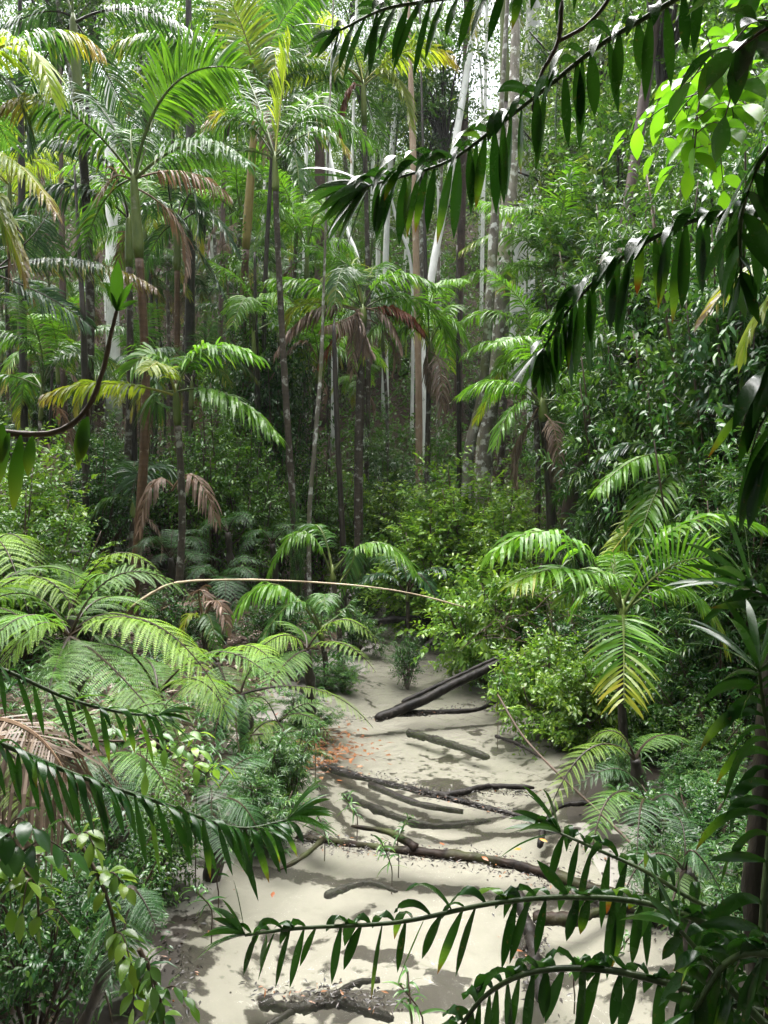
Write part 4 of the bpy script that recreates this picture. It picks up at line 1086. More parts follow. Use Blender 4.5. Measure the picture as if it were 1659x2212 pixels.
# ------------------------------------------------------------------ shrubs and leafy walls
S_ = [  # X, Y, d, kind, spread, height factor, label
 (800, 1075, 14.6, 'light0', 1.0, 1., 'light leafy shrub at the foot of the centre palm'),
 (880, 1010, 14.4, 'light1', .9, .8, 'shrub with yellow-green leaves right of the centre palm stem'),
 (960, 1000, 14.9, 'oval1', .8, .95, 'taller glossy shrub behind the yellow-green one right of the centre palm'),
 (840, 930, 15.6, 'ros1', .9, 1., 'narrow-leaved shrub just right of the centre palm stem'),
 (1010, 1075, 12.4, 'light0', 1.2, 1., 'sprawling bright shrub above the back pool'),
 (925, 1120, 12.3, 'light0', 1.1, .95, 'dense light-leaved shrub hanging over the back pool'),
 (1085, 1105, 11.6, 'light1', .9, 1., 'thin-twigged light shrub left of the skirted palm'),
 (850, 1150, 14.0, 'dark0', .7, .9, 'dark shrub behind the low stemless palm'),
 (690, 1010, 14.8, 'oval1', 1.1, 1., 'dark glossy shrub between the bent palm and the centre palm'),
 (460, 900, 12.5, 'oval0', 1.0, 1., 'glossy shrub behind the right frond of the young bright palm'),
 (540, 990, 12.8, 'oval1', .9, 1., 'loose glossy shrub left of the bent palm stem'),
 (345, 960, 13.4, 'dark0', 1.0, .9, 'dark shrub in the shade beneath the orange-trunked palm'),
 (545, 590, 15.6, 'tall0', 1.0, .8, 'climber mass of bright leaves wrapped round the ochre palm'),
 (600, 720, 15, 'tall2', .9, .8, 'dark climber thicket behind the slender bent palm'),
 (1045, 1290, 9.6, 'light0', .95, 1., 'bright shrub at the right end of the arched stick'),
 (1030, 1345, 10, 'oval0', .75, 1., 'glossy shrub beside the crossed log on the right creek edge'),
 (1150, 1290, 9.3, 'light1', .85, 1., 'yellow-green shrub under the left fronds of the right bank palm'),
 (1150, 1385, 9.3, 'oval1', .6, 1., 'small glossy shrub behind the upper end of the long fallen log'),
 (1185, 1470, 7.6, 'light0', .72, 1.15, 'bright leafy shrub overhanging the sand right of the long log'),
 (1275, 1500, 6.9, 'light1', .6, 1.1, 'light shrub behind the fanned palm frond'),
 (1430, 1480, 6.8, 'oval0', .65, 1., 'glossy shrub right of the fanned palm frond'),
 (1480, 1370, 7.4, 'light0', .75, 1., 'pale-leaved shrub at right below the arching palm frond'),
 (1560, 1480, 6.6, 'dark0', .7, 1., 'dark shrub at the right end of the bank'),
 (1260, 1380, 8.2, 'dark1', .7, 1., 'dark shrub behind the yellow-ribbed palm'),
 (1540, 820, 8.6, 'tall0', 1.15, 1., 'tall bright-leaved tree wall at right with oval leaves'),
 (1400, 760, 9.8, 'tall1', 1.1, 1., 'tall rosette-leaved thicket left of the bright right wall'),
 (1330, 620, 12.5, 'tall1', 1.3, 1., 'narrow-leaved tree behind the second dark hanging branch'),
 (1480, 480, 11.5, 'tall2', 1.4, 1., 'dark leafy tree filling the right above the bright wall'),
 (1300, 330, 15, 'tall0', 1.6, 1., 'mid-green tree behind the long dark hanging branch'),
 (1620, 700, 7.6, 'tall2', 1., 1., 'dark tree wall along the right edge'),
 (1450, 280, 17, 'tall0', 2., 1.05, 'tall backdrop tree at upper right under the broad lit leaves'),
 (1600, 1080, 6.9, 'tall1', .8, .7, 'shaded rosette thicket behind the long right palm frond'),
 (1370, 940, 10, 'ros0', 1., 1., 'glossy narrow-leaved bush left of the right wall foot'),
 (1300, 1130, 10.2, 'ros1', .8, 1., 'narrow-leaved bush on the litter slope at right'),
 (1450, 1180, 8.3, 'ros0', .9, 1., 'dark narrow-leaved bush behind the right bank palm'),
 (1570, 1270, 7, 'ros1', .8, 1., 'shadowy narrow-leaved bush at the right below the long frond'),
 (70, 1000, 8.6, 'light1', .8, 1., 'bright shrub by the left edge below the bare twig'),
 (40, 1090, 7.6, 'oval1', .7, 1., 'glossy shrub at the left edge above the tree ferns'),
 (210, 960, 11.5, 'dark1', .9, .9, 'dark low shrub on the left slope behind the twig'),
 (180, 1230, 8.8, 'ros0', .7, .8, 'rosette bush behind the yellow-green fern'),
 (380, 1320, 8.9, 'dark0', .6, .9, 'dark low bush under the left part of the arched stick'),
 (600, 1330, 9.4, 'dark1', .6, .9, 'dark low bush right of the ragged little palm'),
 (620, 1600, 5.7, 'ros0', .4, .85, 'strap-leaved bush at the left water edge near the rusty roots'),
 (560, 1700, 5.0, 'ros1', .45, .8, 'strap-leaved bush above the lower left bank'),
 (330, 1640, 4.3, 'oval0', .4, .85, 'glossy bush in front of the hanging straw frond'),
 (230, 1790, 3.6, 'dark1', .42, .85, 'dark bush at lower left below the straw frond'),
 (60, 1900, 3.0, 'dark0', .42, .8, 'dark bush in the bottom left corner'),
 (1500, 1760, 4.7, 'dark1', .5, .85, 'dark bush in the shade at right behind the upright glossy plant'),
 (1590, 1650, 5.2, 'tros', .4, .6, 'shaded strappy thicket at the right edge of the sand bank'),
 (650, 1515, 7.4, 'ros1', .45, .75, 'strap-leaved bush at the foot of the two-tier fern'),
 (740, 1440, 8.9, 'ros0', .35, .7, 'low strap-leaved bush at the creek edge behind the two-tier fern'),
 (1600, 1860, 4.0, 'ros1', .4, .9, 'dim strap-leaved plant low at the right edge'),
 (1430, 1840, 4.25, 'ros0', .3, .85, 'small dark strap plant below the feathery fern'),
 (1120, 1440, 8.6, 'oval0', .5, .9, 'low glossy bush touching the upper end of the long log'),
 (1240, 1560, 7.0, 'light0', .42, .9, 'small bright bush at the edge of the right sand'),
 (1390, 1560, 6.6, 'oval1', .45, .9, 'small glossy bush right of the creeper-clad stem'),
 (1530, 1560, 6.2, 'oval0', .5, .9, 'small glossy bush at the far right of the bank'),
 (880, 1390, 9.6, 'dark1', .33, .9, 'dark drooping bush on the islet behind the crossed log'),
 (770, 1330, 10.6, 'ros0', .5, .8, 'dark rosette bush on the far left water edge'),
 (1480, 1640, 5.8, 'ros1', .4, .9, 'rosette plant on the right sand bank behind the light fern'),
 (1340, 1640, 5.75, 'ros0', .22, 1.1, 'spiky creeper clinging round the right bank palm stem'),
 (780, 1150, 13.2, 'ros1', .3, 1., 'spiky creeper climbing the foot of the centre palm'),
 (640, 1060, 12.1, 'ros0', .22, 1., 'spiky creeper climbing the bent palm stem'),
]
for (X, Y, d, kd, sc_, sz_, lab) in S_:
    shrub(lab, X, Y, d, kd, sc_, sz_)

# ------------------------------------------------------------------ dark glossy foreground plants
def ginger(label, stem, leaf, width, n, dA, dB, name='ginger_branch', cat='branch', group='dark glossy branches framing the view', mat='ginger', r=.006, droopA=.5, droopB=.9, lenB=.8, t0=0., t1=.97, tipn=9,
           tipdir=None, shoot_leaf=None, prof='lance', young=0., fold=.22):
    """one cane with two ranks of leaves; stem in (X, Y, d), dA and dB the two ranks' world directions"""
    P = spline([at(*s) for s in stem], 60)
    B = P[0]
    T = tangents(P)
    root = empty(name, B, label, cat, group)
    bf = Buf()
    tube(bf, P, np.linspace(r * 1.2, r * .55, 60), 8)
    obj('stem', bf.mesh('stem', [M['stem_green']], True, B), root)
    bf = Buf()
    u = np.linspace(t0, t1, n) + R.normal(size=n) * .004
    for rank, (dd, dr, lk) in enumerate(((dA, droopA, 1.), (dB, droopB, lenB))):
        uu = np.clip(u + (.5 / n) * rank, 0, .995)
        ix = uu * 59
        pp = np.stack([np.interp(ix, np.arange(60), P[:, k]) for k in range(3)], -1)
        tt = np.stack([np.interp(ix, np.arange(60), T[:, k]) for k in range(3)], -1)
        d = nrm(np.array(dd))[None] + tt * (.22 + .3 * uu[:, None]) + R.normal(size=(n, 3)) * .13
        ll = leaf * lk * (1 - .3 * sstep(.75, 1, uu)) * (1 + .15 * R.normal(size=n))
        wv = tt + R.normal(size=(n, 3)) * .32
        k = R.random(n) > .06
        ag = .05 * R.random(n) + .3 * (R.random(n) < .04)
        leaves(bf, pp[k], d[k], wv[k], ll[k], (width * (1 + .1 * R.normal(size=n)))[k], np.maximum(.05, dr * (1 + .35 * R.normal(size=n)))[k], 9, prof, fold, None, ag[k], (.9 * (R.random(n) < .14) + young)[k], 0)
    obj('foliage', bf.mesh('foliage', [M[mat]], True, B), root)
    if tipn:
        bf = Buf()
        td = T[-1] if tipdir is None else nrm(np.array(tipdir))
        th = np.arange(tipn) * 2.4
        a = nrm(np.cross(td, Z + .01)); b2 = np.cross(td, a)
        sp = np.linspace(.25, 1.1, tipn)[:, None]
        d = td[None] + (np.cos(th)[:, None] * a + np.sin(th)[:, None] * b2) * sp
        sl = (shoot_leaf or leaf * .8) * np.linspace(.8, 1.1, tipn)
        leaves(bf, np.repeat(P[-1:], tipn, 0), d, np.cross(nrm(d), td[None] + .01), sl, width * .8, .35, 8, prof, fold, .8, .12, .1, 0)
        obj('shoot', bf.mesh('shoot', [M[mat]], True, B), root)
    return root


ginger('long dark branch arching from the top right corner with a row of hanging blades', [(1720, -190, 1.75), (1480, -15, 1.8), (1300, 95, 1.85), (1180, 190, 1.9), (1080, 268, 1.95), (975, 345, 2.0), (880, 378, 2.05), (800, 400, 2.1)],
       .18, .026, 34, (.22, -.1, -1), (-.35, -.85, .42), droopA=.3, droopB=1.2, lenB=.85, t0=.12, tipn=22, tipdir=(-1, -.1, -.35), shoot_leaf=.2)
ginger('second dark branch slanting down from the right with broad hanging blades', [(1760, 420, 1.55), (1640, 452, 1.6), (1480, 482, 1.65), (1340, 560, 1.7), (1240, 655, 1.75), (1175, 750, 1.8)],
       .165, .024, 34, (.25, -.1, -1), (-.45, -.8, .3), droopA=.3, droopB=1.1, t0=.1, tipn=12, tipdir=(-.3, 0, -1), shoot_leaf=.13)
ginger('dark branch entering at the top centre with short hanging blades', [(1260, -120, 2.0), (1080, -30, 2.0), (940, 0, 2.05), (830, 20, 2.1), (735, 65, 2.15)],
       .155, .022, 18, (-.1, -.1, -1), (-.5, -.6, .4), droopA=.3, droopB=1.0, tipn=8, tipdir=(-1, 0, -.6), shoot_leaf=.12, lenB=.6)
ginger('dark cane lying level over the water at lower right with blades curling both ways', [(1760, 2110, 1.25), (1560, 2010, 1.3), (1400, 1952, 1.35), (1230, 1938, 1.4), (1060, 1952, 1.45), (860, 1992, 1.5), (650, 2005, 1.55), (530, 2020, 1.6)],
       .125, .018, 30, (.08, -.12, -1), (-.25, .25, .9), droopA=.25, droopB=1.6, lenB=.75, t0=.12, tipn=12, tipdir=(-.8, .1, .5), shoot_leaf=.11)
ginger('dark cane along the bottom edge at right below the level cane', [(1650, 2190, 1.1), (1500, 2140, 1.15), (1310, 2095, 1.2), (1150, 2100, 1.25), (1050, 2150, 1.3), (985, 2230, 1.32)],
       .11, .019, 22, (.1, -.15, -1), (-.15, .2, .9), droopA=.4, droopB=1.6, lenB=.75, tipn=6, tipdir=(-.5, .1, -.6), shoot_leaf=.1)
ginger('dark cane slanting in from the left over the ferns with hanging strap blades', [(-120, 1560, 1.75), (30, 1618, 1.8), (180, 1680, 1.85), (350, 1735, 1.9), (510, 1788, 1.95), (620, 1772, 2.0)],
       .15, .017, 34, (.05, -.1, -1), (.35, -.6, .6), droopA=.3, droopB=1.3, lenB=.8, tipn=16, tipdir=(.9, .1, .5), shoot_leaf=.16)
ginger('dim cane at the left edge above the slanting one', [(-120, 1400, 2.1), (20, 1452, 2.15), (150, 1510, 2.2), (270, 1540, 2.25), (340, 1545, 2.3)],
       .14, .015, 15, (.15, -.1, -1), (.45, -.4, .5), droopA=.4, droopB=1.0, tipn=8, tipdir=(1, .1, .2), shoot_leaf=.14)
ginger('upright glossy plant at the right edge with long drooping straps', [(1640, 2230, 1.15), (1650, 1960, 1.2), (1665, 1780, 1.25), (1668, 1640, 1.3), (1650, 1530, 1.3), (1640, 1450, 1.3)],
       .15, .018, 20, (-.9, -.3, .25), (.5, -.6, .4), droopA=1.3, droopB=1.2, tipn=9, tipdir=(-.2, 0, 1), shoot_leaf=.17)
ginger('shaded cane hanging down the right edge above the upright plant', [(1740, 700, 1.25), (1668, 800, 1.25), (1665, 900, 1.25), (1690, 1000, 1.25)],
       .16, .028, 12, (-.7, -.3, -.5), (.2, -.6, -.3), droopA=.7, droopB=.8, tipn=5, shoot_leaf=.12)
ginger('dark leafy spray in the upper right corner', [(1760, 260, 1.3), (1680, 300, 1.3), (1625, 380, 1.32), (1600, 480, 1.35), (1600, 590, 1.38)],
       .14, .026, 10, (-.6, -.3, -.6), (.4, -.5, -.3), droopA=.6, droopB=.8, tipn=5, shoot_leaf=.1)
ginger('glossy cane rising at right in front of the shaded fern with a pale tip', [(1640, 2010, 1.65), (1500, 1945, 1.7), (1390, 1880, 1.75), (1290, 1835, 1.8), (1210, 1800, 1.85)],
       .15, .02, 11, (.2, -.2, -1), (.1, .1, 1), droopA=.6, droopB=1.5, tipn=9, tipdir=(-.8, .1, .6), shoot_leaf=.16)
ginger('short strappy plant at the right edge around mid height', [(1700, 1330, 1.7), (1655, 1290, 1.7), (1625, 1275, 1.72)], .16, .018, 4, (-.8, -.2, -.2), (-.3, 0, .5), droopA=.8, droopB=1., tipn=11, tipdir=(-.6, 0, .5), shoot_leaf=.2)
ginger('dark dense spray in the bottom right corner', [(1700, 2260, 1.05), (1600, 2160, 1.1), (1530, 2080, 1.12), (1470, 2010, 1.15)], .085, .016, 13, (-.3, -.2, -.8), (.4, -.3, .5), droopA=.5, droopB=1., tipn=6, shoot_leaf=.1)
ginger('dark leafy cane in the bottom right corner below the spray', [(1760, 2120, 1.), (1660, 2060, 1.02), (1570, 2080, 1.05), (1500, 2180, 1.05)], .09, .016, 14, (-.1, -.2, -.9), (-.1, .2, .8), droopA=.5, droopB=1.2, tipn=5, shoot_leaf=.1)

# twig with rosette at left
P = [at(-60, 925, 1.9), at(60, 938, 1.9), at(135, 928, 1.9), at(190, 880, 1.9), at(222, 800, 1.9), at(240, 720, 1.9), at(252, 672, 1.9)]
root = empty('bare_twig', P[0], 'curved dark twig at left ending in an upright leaf rosette', 'twig', 'dark glossy branches framing the view')
bf = Buf(); tube(bf, spline(P, 40), np.linspace(.009, .0045, 40), 8, rough=.08)
tube(bf, spline([P[3], P[3] + np.array([.0, 0, -.03]), at(185, 930, 1.88)], 8), .005, 6)
obj('stem', bf.mesh('stem', [M['stem']], True, P[0]), root)
bf = Buf()
e0 = P[-1]
dirs = np.array([(.06, -.1, 1.), (-.25, .1, .8), (.4, -.2, .75), (-.15, -.2, .8), (.65, .2, .6), (.5, -.3, .2)])
leaves(bf, np.repeat(e0[None], 6, 0), dirs, np.tile([1., .2, 0], (6, 1)), [.12, .08, .085, .05, .06, .04], [.032, .015, .016, .011, .012, .01], .25, 8, 'lance', .3, .7, .1, .05, 0)
for (X, Y, L, W_) in ((20, 935, .15, .03), (45, 940, .19, .034), (70, 942, .1, .028), (5, 915, .1, .028), (176, 915, .12, .02), (190, 900, .12, .034), (180, 905, .1, .03)):
    leaves(bf, at(X, Y, 1.88)[None], np.array([[0.1 * R.normal(), -.3, -1]]), np.array([[1., .5, 0]]), L, W_, .4, 8, 'lance', .3, .6, .15, .3, 0)
obj('foliage', bf.mesh('foliage', [M['broad_dim']], True, P[0]), root)


# broad lit leaves, upper right; bright sprays, lower left
def spray(label, stem, n, leaf, wid, mat, name='leafy_branch', group='leafy branches near the viewer', r=.004, side=(0, -.3, .2), spread=.9, subs=0, sub_len=.2, young=.2, droop=.5):
    P = spline([at(*s) for s in stem], 40)
    B = P[0]
    root = empty(name, B, label, 'branch', group)
    st, bf = Buf(), Buf()
    tube(st, P, np.linspace(r * 1.5, r * .6, 40), 6)
    T = tangents(P)
    lines = [(P, n)]
    for k in range(subs):
        i = int(np.interp(k, [0, max(1, subs - 1)], [5, 36]))
        a = nrm(np.cross(T[i], rdirs(1)[0])) + T[i] * .6 + np.array(side) * .6
        q = P[i] + nrm(a) * sub_len * R.uniform(.6, 1.2)
        L = spline([P[i], .5 * (P[i] + q) + Z * .02, q - Z * .02], 14)
        tube(st, L, np.linspace(r * .7, r * .4, 14), 5)
        lines.append((L, max(4, n // 3)))
    for L, m in lines:
        TT = tangents(L)
        u = np.linspace(.15, .99, m)
        ix = u * (len(L) - 1)
        pp = np.stack([np.interp(ix, np.arange(len(L)), L[:, k]) for k in range(3)], -1)
        tt = nrm(np.stack([np.interp(ix, np.arange(len(L)), TT[:, k]) for k in range(3)], -1))
        sd = nrm(np.cross(tt, Z + .3 * R.normal(size=(m, 3))))
        sg = np.where(np.arange(m) % 2 == 0, 1, -1)[:, None]
        d = sd * sg * spread + tt * .6 + R.normal(size=(m, 3)) * .2 + np.array(side) * .4
        d[-1] = tt[-1]
        leaves(bf, pp, d, np.cross(nrm(d), Z + .35 * R.normal(size=(m, 3))), leaf * (1 + .15 * R.normal(size=m)), leaf * wid, droop, 6, 'oval', .25, None, young * R.random(m), .05, 0)
    obj('stem', st.mesh('stem', [M['stem']], True, B), root)
    obj('foliage', bf.mesh('foliage', [M[mat]], True, B), root)
    return root


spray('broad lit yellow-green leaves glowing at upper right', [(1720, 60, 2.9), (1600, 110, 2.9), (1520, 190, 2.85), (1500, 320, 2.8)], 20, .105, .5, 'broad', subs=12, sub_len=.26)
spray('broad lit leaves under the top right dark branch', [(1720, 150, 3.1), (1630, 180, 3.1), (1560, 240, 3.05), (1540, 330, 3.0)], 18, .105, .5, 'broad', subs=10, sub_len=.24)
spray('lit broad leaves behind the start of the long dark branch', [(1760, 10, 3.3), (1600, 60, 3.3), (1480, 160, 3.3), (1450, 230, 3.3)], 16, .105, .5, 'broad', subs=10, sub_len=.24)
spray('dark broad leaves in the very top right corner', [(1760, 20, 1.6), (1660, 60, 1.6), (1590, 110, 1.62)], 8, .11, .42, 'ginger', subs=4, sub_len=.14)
spray('bright glossy twig hanging at the lower left edge', [(-60, 1850, 1.9), (30, 1870, 1.9), (75, 1910, 1.9), (85, 2000, 1.9)], 14, .06, .5, 'shrub_light', subs=6, sub_len=.1, young=.3)
spray('bright leafy twig dangling over the dark fern at lower left', [(130, 1760, 2.0), (190, 1850, 1.95), (235, 1950, 1.9), (262, 2060, 1.88), (320, 2140, 1.86), (360, 2230, 1.85)], 26, .058, .46, 'shrub_light', subs=5, sub_len=.1, young=.35)
spray('thin red-stemmed trailer with small leaves at the bottom left', [(300, 2050, 1.75), (330, 2110, 1.75), (350, 2180, 1.75), (358, 2280, 1.75)], 20, .045, .5, 'shrub', subs=3, sub_len=.07)
spray('bright twig reaching right from the left bank below the pale fern', [(300, 1580, 3.3), (360, 1620, 3.3), (410, 1650, 3.3), (455, 1680, 3.3)], 12, .075, .45, 'shrub_light', subs=5, sub_len=.14, young=.4)
spray('glossy twig in front of the strap bush on the left bank', [(200, 1600, 3.2), (280, 1600, 3.2), (340, 1590, 3.2), (390, 1620, 3.2)], 10, .07, .42, 'shrub', subs=4, sub_len=.12)
spray('dark leafy twig at the left edge beside the dry straw', [(-60, 1780, 1.7), (10, 1800, 1.7), (50, 1850, 1.7)], 9, .07, .5, 'shrub_dark', subs=3, sub_len=.1)

# ------------------------------------------------------------------ logs and sticks
def lg(label, pts, r0, r1, mat='log', name='fallen_log', **k): return tubething(name, label, 'log', [at(*p) for p in pts], r0, r1, mat, 'fallen logs in and by the creek', **k)
def lw(label, pts, r0, r1, mat='log', name='sunken_log', cat='log', **k):
    return tubething(name, label, cat, [gl(*p) for p in pts], r0, r1, mat, 'fallen logs in and by the creek', **k)


lg('long straight black log slanting from the creek up to the right bank', [(812, 1553, 7.8), (900, 1517, 8.0), (1000, 1470, 8.2), (1112, 1417, 8.5)], .054, .048, rough=.03, lumps=.01)
lg('thinner black pole lying just above the long straight log', [(868, 1518, 8.15), (960, 1474, 8.35), (1082, 1418, 8.55)], .028, .024, rough=.03, lumps=.01)
lg('short dark branch leaning down into the back pool', [(978, 1345, 10.8), (935, 1385, 10.5), (890, 1420, 10.1)], .05, .035)
lg('dark horizontal log across the back pool', [(795, 1345, 12), (890, 1338, 12), (990, 1348, 11.8)], .06, .05)
lg('grey fallen trunk on the litter slope at right', [(1225, 1062, 12.5), (1270, 1066, 12.5), (1312, 1078, 12.4)], .1, .09, 'bark_grey')
lg('pale broken log leaning on the right slope', [(1258, 995, 13), (1285, 1020, 12.9), (1315, 1052, 12.8)], .07, .06, 'bark_white')
lg('dark log lying on the left slope behind the ferns', [(75, 1175, 9.5), (160, 1195, 9.4), (225, 1215, 9.2)], .08, .06, 'log_brown')
lg('dark fallen trunk on the slope right of the bright palm', [(560, 1045, 14), (600, 1065, 13.9), (650, 1100, 13.7)], .08, .07, 'log_brown')
lw('dark sunken log with a forked end in mid creek', [(690, 1650, -.02), (790, 1678, -.015), (880, 1700, -.01), (960, 1722, .02), (1060, 1712, .05), (1152, 1716, .05)], .032, .018,
   extra=[([gl(950, 1722, .01), gl(1040, 1742, 0), gl(1100, 1760, .01), gl(1200, 1790, .02)], .025, .012), ([gl(800, 1690, -.02), gl(900, 1730, -.02), gl(1000, 1745, -.03)], .03, .02)])
lw('submerged smooth log under the clear water below the long log', [(880, 1568, -.07), (960, 1592, -.05), (1055, 1622, -.06)], .042, .03)
lw('dark sunken branch left of the forked log', [(740, 1700, -.06), (840, 1745, -.05), (940, 1770, -.05), (1060, 1758, -.05)], .035, .015, rough=.2)
lw('broad mossy log lying across the creek toward the right bank', [(640, 1812, .01), (760, 1830, .02), (900, 1850, .03), (1060, 1868, .03), (1200, 1905, .035), (1320, 1950, .045), (1470, 1990, .06)], .02, .036, 'log_brown', name='fallen_log', rough=.2,
   extra=[([gl(900, 1852, .06), gl(840, 1820, .07), gl(760, 1800, .05)], .03, .012), ([gl(700, 1822, .03), gl(650, 1860, .02), gl(600, 1880, .0)], .02, .01)])
lw('thin log pointing toward the viewer at the lower right', [(1120, 1950, .04), (1150, 2050, .03), (1172, 2170, .02)], .035, .03, 'log')
lw('sunken dark branch near the bottom centre', [(560, 2140, -.05), (650, 2160, -.04), (740, 2150, -.04), (850, 2180, -.05)], .028, .02, rough=.2, extra=[([gl(700, 2152, -.04), gl(760, 2110, -.04), gl(820, 2095, -.05)], .02, .012), ([gl(640, 2158, -.04), gl(600, 2185, -.04), gl(560, 2200, -.05)], .02, .012)])
lw('dark half-buried root on the sand at lower right', [(1150, 1990, .02), (1240, 2000, .04), (1330, 1985, .06), (1440, 2010, .08)], .03, .022, 'log_brown')
lw('black root arching out of the water by the right fern', [(1165, 1830, .0), (1180, 1795, .06), (1215, 1770, .1), (1290, 1770, .12)], .022, .018, name='root', cat='root')
lw('dark twig line across the sand below the long log', [(840, 1545, .0), (940, 1540, .01), (1030, 1535, .01), (1090, 1510, .03)], .03, .02, name='branch', cat='branch')
lw('small sunken branch right of the smooth submerged log', [(1070, 1590, .0), (1120, 1610, .01), (1170, 1640, .01)], .02, .012, name='branch', cat='branch')
lw('broken dark branch in the lower left shallows', [(700, 1925, -.03), (790, 1900, -.02), (860, 1915, -.03)], .022, .012, name='branch', cat='branch')
lw('dark branch lying in the shade at the bottom left', [(60, 2200, .0), (160, 2150, .0), (250, 2120, .02)], .03, .02, name='branch', cat='branch')
tubething('stick', 'long pale stick arching over the ferns to the creek', 'stick', [at(282, 1312, 7.9), at(330, 1280, 8), at(380, 1259, 8), at(460, 1253, 8.1), at(560, 1253, 8.2), at(680, 1258, 8.3), at(800, 1268, 8.4), at(900, 1284, 8.5), at(1005, 1312, 8.6)], .015, .007, 'stick_pale', 'bare sticks', rough=.12)
tubething('stick', 'thin brown stick slanting down over the right sand', 'stick', [at(1075, 1500, 5.9), at(1130, 1590, 5.5), at(1200, 1665, 5.2), at(1290, 1750, 4.9), at(1370, 1830, 4.6)], .009, .008, 'stem', 'bare sticks', rough=.05)
tubething('stick', 'thin dark stick jutting over the rusty roots', 'stick', [at(540, 1588, 6), at(620, 1580, 6.1), at(700, 1575, 6.2), at(750, 1572, 6.3)], .006, .004, 'stem', 'bare sticks')
tubething('twig', 'forked bare twig hanging from the top right dark branch', 'twig', [at(1215, 0, 2), at(1205, 90, 2), at(1165, 170, 2), at(1150, 240, 2)], .006, .004, 'stem', 'bare sticks', extra=[([at(1205, 90, 2), at(1260, 60, 2), at(1300, 20, 2), at(1330, -30, 2)], .005, .006)])
tubething('dark_trunk', 'dark thin trunk in the bottom right corner', 'trunk', [at(1690, 2500, 1.35), at(1650, 2210, 1.4), at(1645, 1900, 1.42), at(1660, 1600, 1.45), at(1700, 1100, 1.45), at(1690, 500, 1.45), at(1720, -100, 1.45)], .03, .02, 'bark_dark', None, rough=.1)
tubething('stick', 'dark bent stem in front of the lower right sand', 'stick', [at(1500, 2240, 1.6), at(1500, 2150, 1.6), at(1535, 2080, 1.6), at(1550, 2010, 1.6)], .012, .01, 'bark_dark', 'bare sticks')

# ------------------------------------------------------------------ little plants at the water's edge
def tuft(label, X, Y, d, n=16, leaf=.16, w=.014, mat='rosette', z=None, name='strap_plant', up=.9):
    p = at(X, Y, d) if z is None else gl(X, Y, z)
    b_ = p.copy(); b_[2] = ghf(p[0], p[1])
    root = empty(name, b_, label, 'plant', 'small strap-leaved plants at the water edge')
    bf = Buf()
    th = np.arange(n) * 2.4
    f = np.linspace(0, 1, n)
    h = leaf * R.uniform(.7, 1.3)
    lean = R.normal(size=2) * .35
    top = np.array([lean[0] * h, lean[1] * h, h])
    at_p = (p - b_)[None] + (f ** .8)[:, None] * top[None]
    d_ = np.stack([np.cos(th), np.sin(th), .15 + 1.3 * f], -1) + R.normal(size=(n, 3)) * .3
    leaves(bf, at_p, d_, np.cross(nrm(d_), Z + .3 * R.normal(size=(n, 3))), leaf * R.uniform(.45, 1.05, n) * (1 - .25 * f), w, R.uniform(.4, 1.1, n), 6, 'strap', .2, None, .2 * R.random(n), .15, 0)
    obj('foliage', bf.mesh('foliage', [M[mat]], True), root)
    st = Buf(); tube(st, spline([(0, 0, -.05), (p - b_) * .5 + np.array([.005, 0, -.01]), (p - b_), (p - b_) + top], 9), .004, 5)
    obj('stem', st.mesh('stem', [M['stem']], True), root)
    return root


for (X, Y, d, n, lf, lab) in ((770, 1760, 5.4, 18, .16, 'light strappy seedling leaning over the mid creek edge'), 
    (860, 1810, 4.95, 16, .14, 'strappy tuft growing on the mossy log'), (845, 1870, 4.75, 18, .15, 'bright low tuft in front of the mossy log'), 
    (470, 1890, 4.3, 18, .17, 'spiky tuft under the slanting cane'), (455, 1960, 4.0, 16, .15, 'spiky tuft at the lower left water edge'), (700, 1790, 5.1, 20, .18, 'dense strap plant at the end of the slanting cane'),
    (910, 2190, 3.3, 12, .15, 'grassy tuft at the bottom centre'), (890, 2210, 3.25, 8, .15, 'thin grass blades at the bottom edge'), (1335, 2060, 3.9, 14, .12, 'yellow-green sprig on the sand at lower right'),
    (1240, 2110, 3.6, 12, .11, 'small pale sprig on the sand near the bottom cane'), (680, 1600, 6.1, 18, .17, 'strap plant beside the rusty roots'), (640, 1680, 5.6, 20, .18, 'strap plant over the lower left bank edge'),
    (1075, 1490, 7.4, 14, .14, 'dark spiky plant at the right tip of the long log'), (240, 2195, 3., 10, .16, 'yellow grass blades at the bottom left'), (590, 1640, 5.5, 18, .18, 'strap plant under the crossing fern frond'),
    (530, 1750, 4.9, 18, .17, 'strap plant behind the slanting cane'), (420, 1780, 4.5, 18, .17, 'strap plant hidden among the hanging blades')):
    tuft(lab, X, Y, d, n, lf)

lv = [(1165, 1845), (1040, 1885), (700, 1555), (640, 1690), (740, 1690), (960, 1860), (1110, 1870), (1130, 2060), (520, 1720), (1270, 2095), (1340, 1525), (1395, 1555), (1270, 1620), (590, 1930)]
for i, (X, Y) in enumerate(lv):
    p = gl(X, Y, 0); p[2] = max(ghf(p[0], p[1]), 0) + .012 + (.09 if i in (0, 1, 5, 6) else 0)
    bf = Buf()
    a = R.random() * 6.28
    leaves(bf, np.zeros((1, 3)), np.array([[math.cos(a), math.sin(a), .25]]), np.array([[-math.sin(a), math.cos(a), .2]]), .06, .026, .35, 6, 'oval', .25, None, .1 + .4 * (i % 3 == 0), 0, 0)
    tag(obj('fallen_leaf', bf.mesh('fallen_leaf', [M['orange']], True), None, p), 'small orange fallen leaf lying by the creek', 'leaf', 'orange fallen leaves')

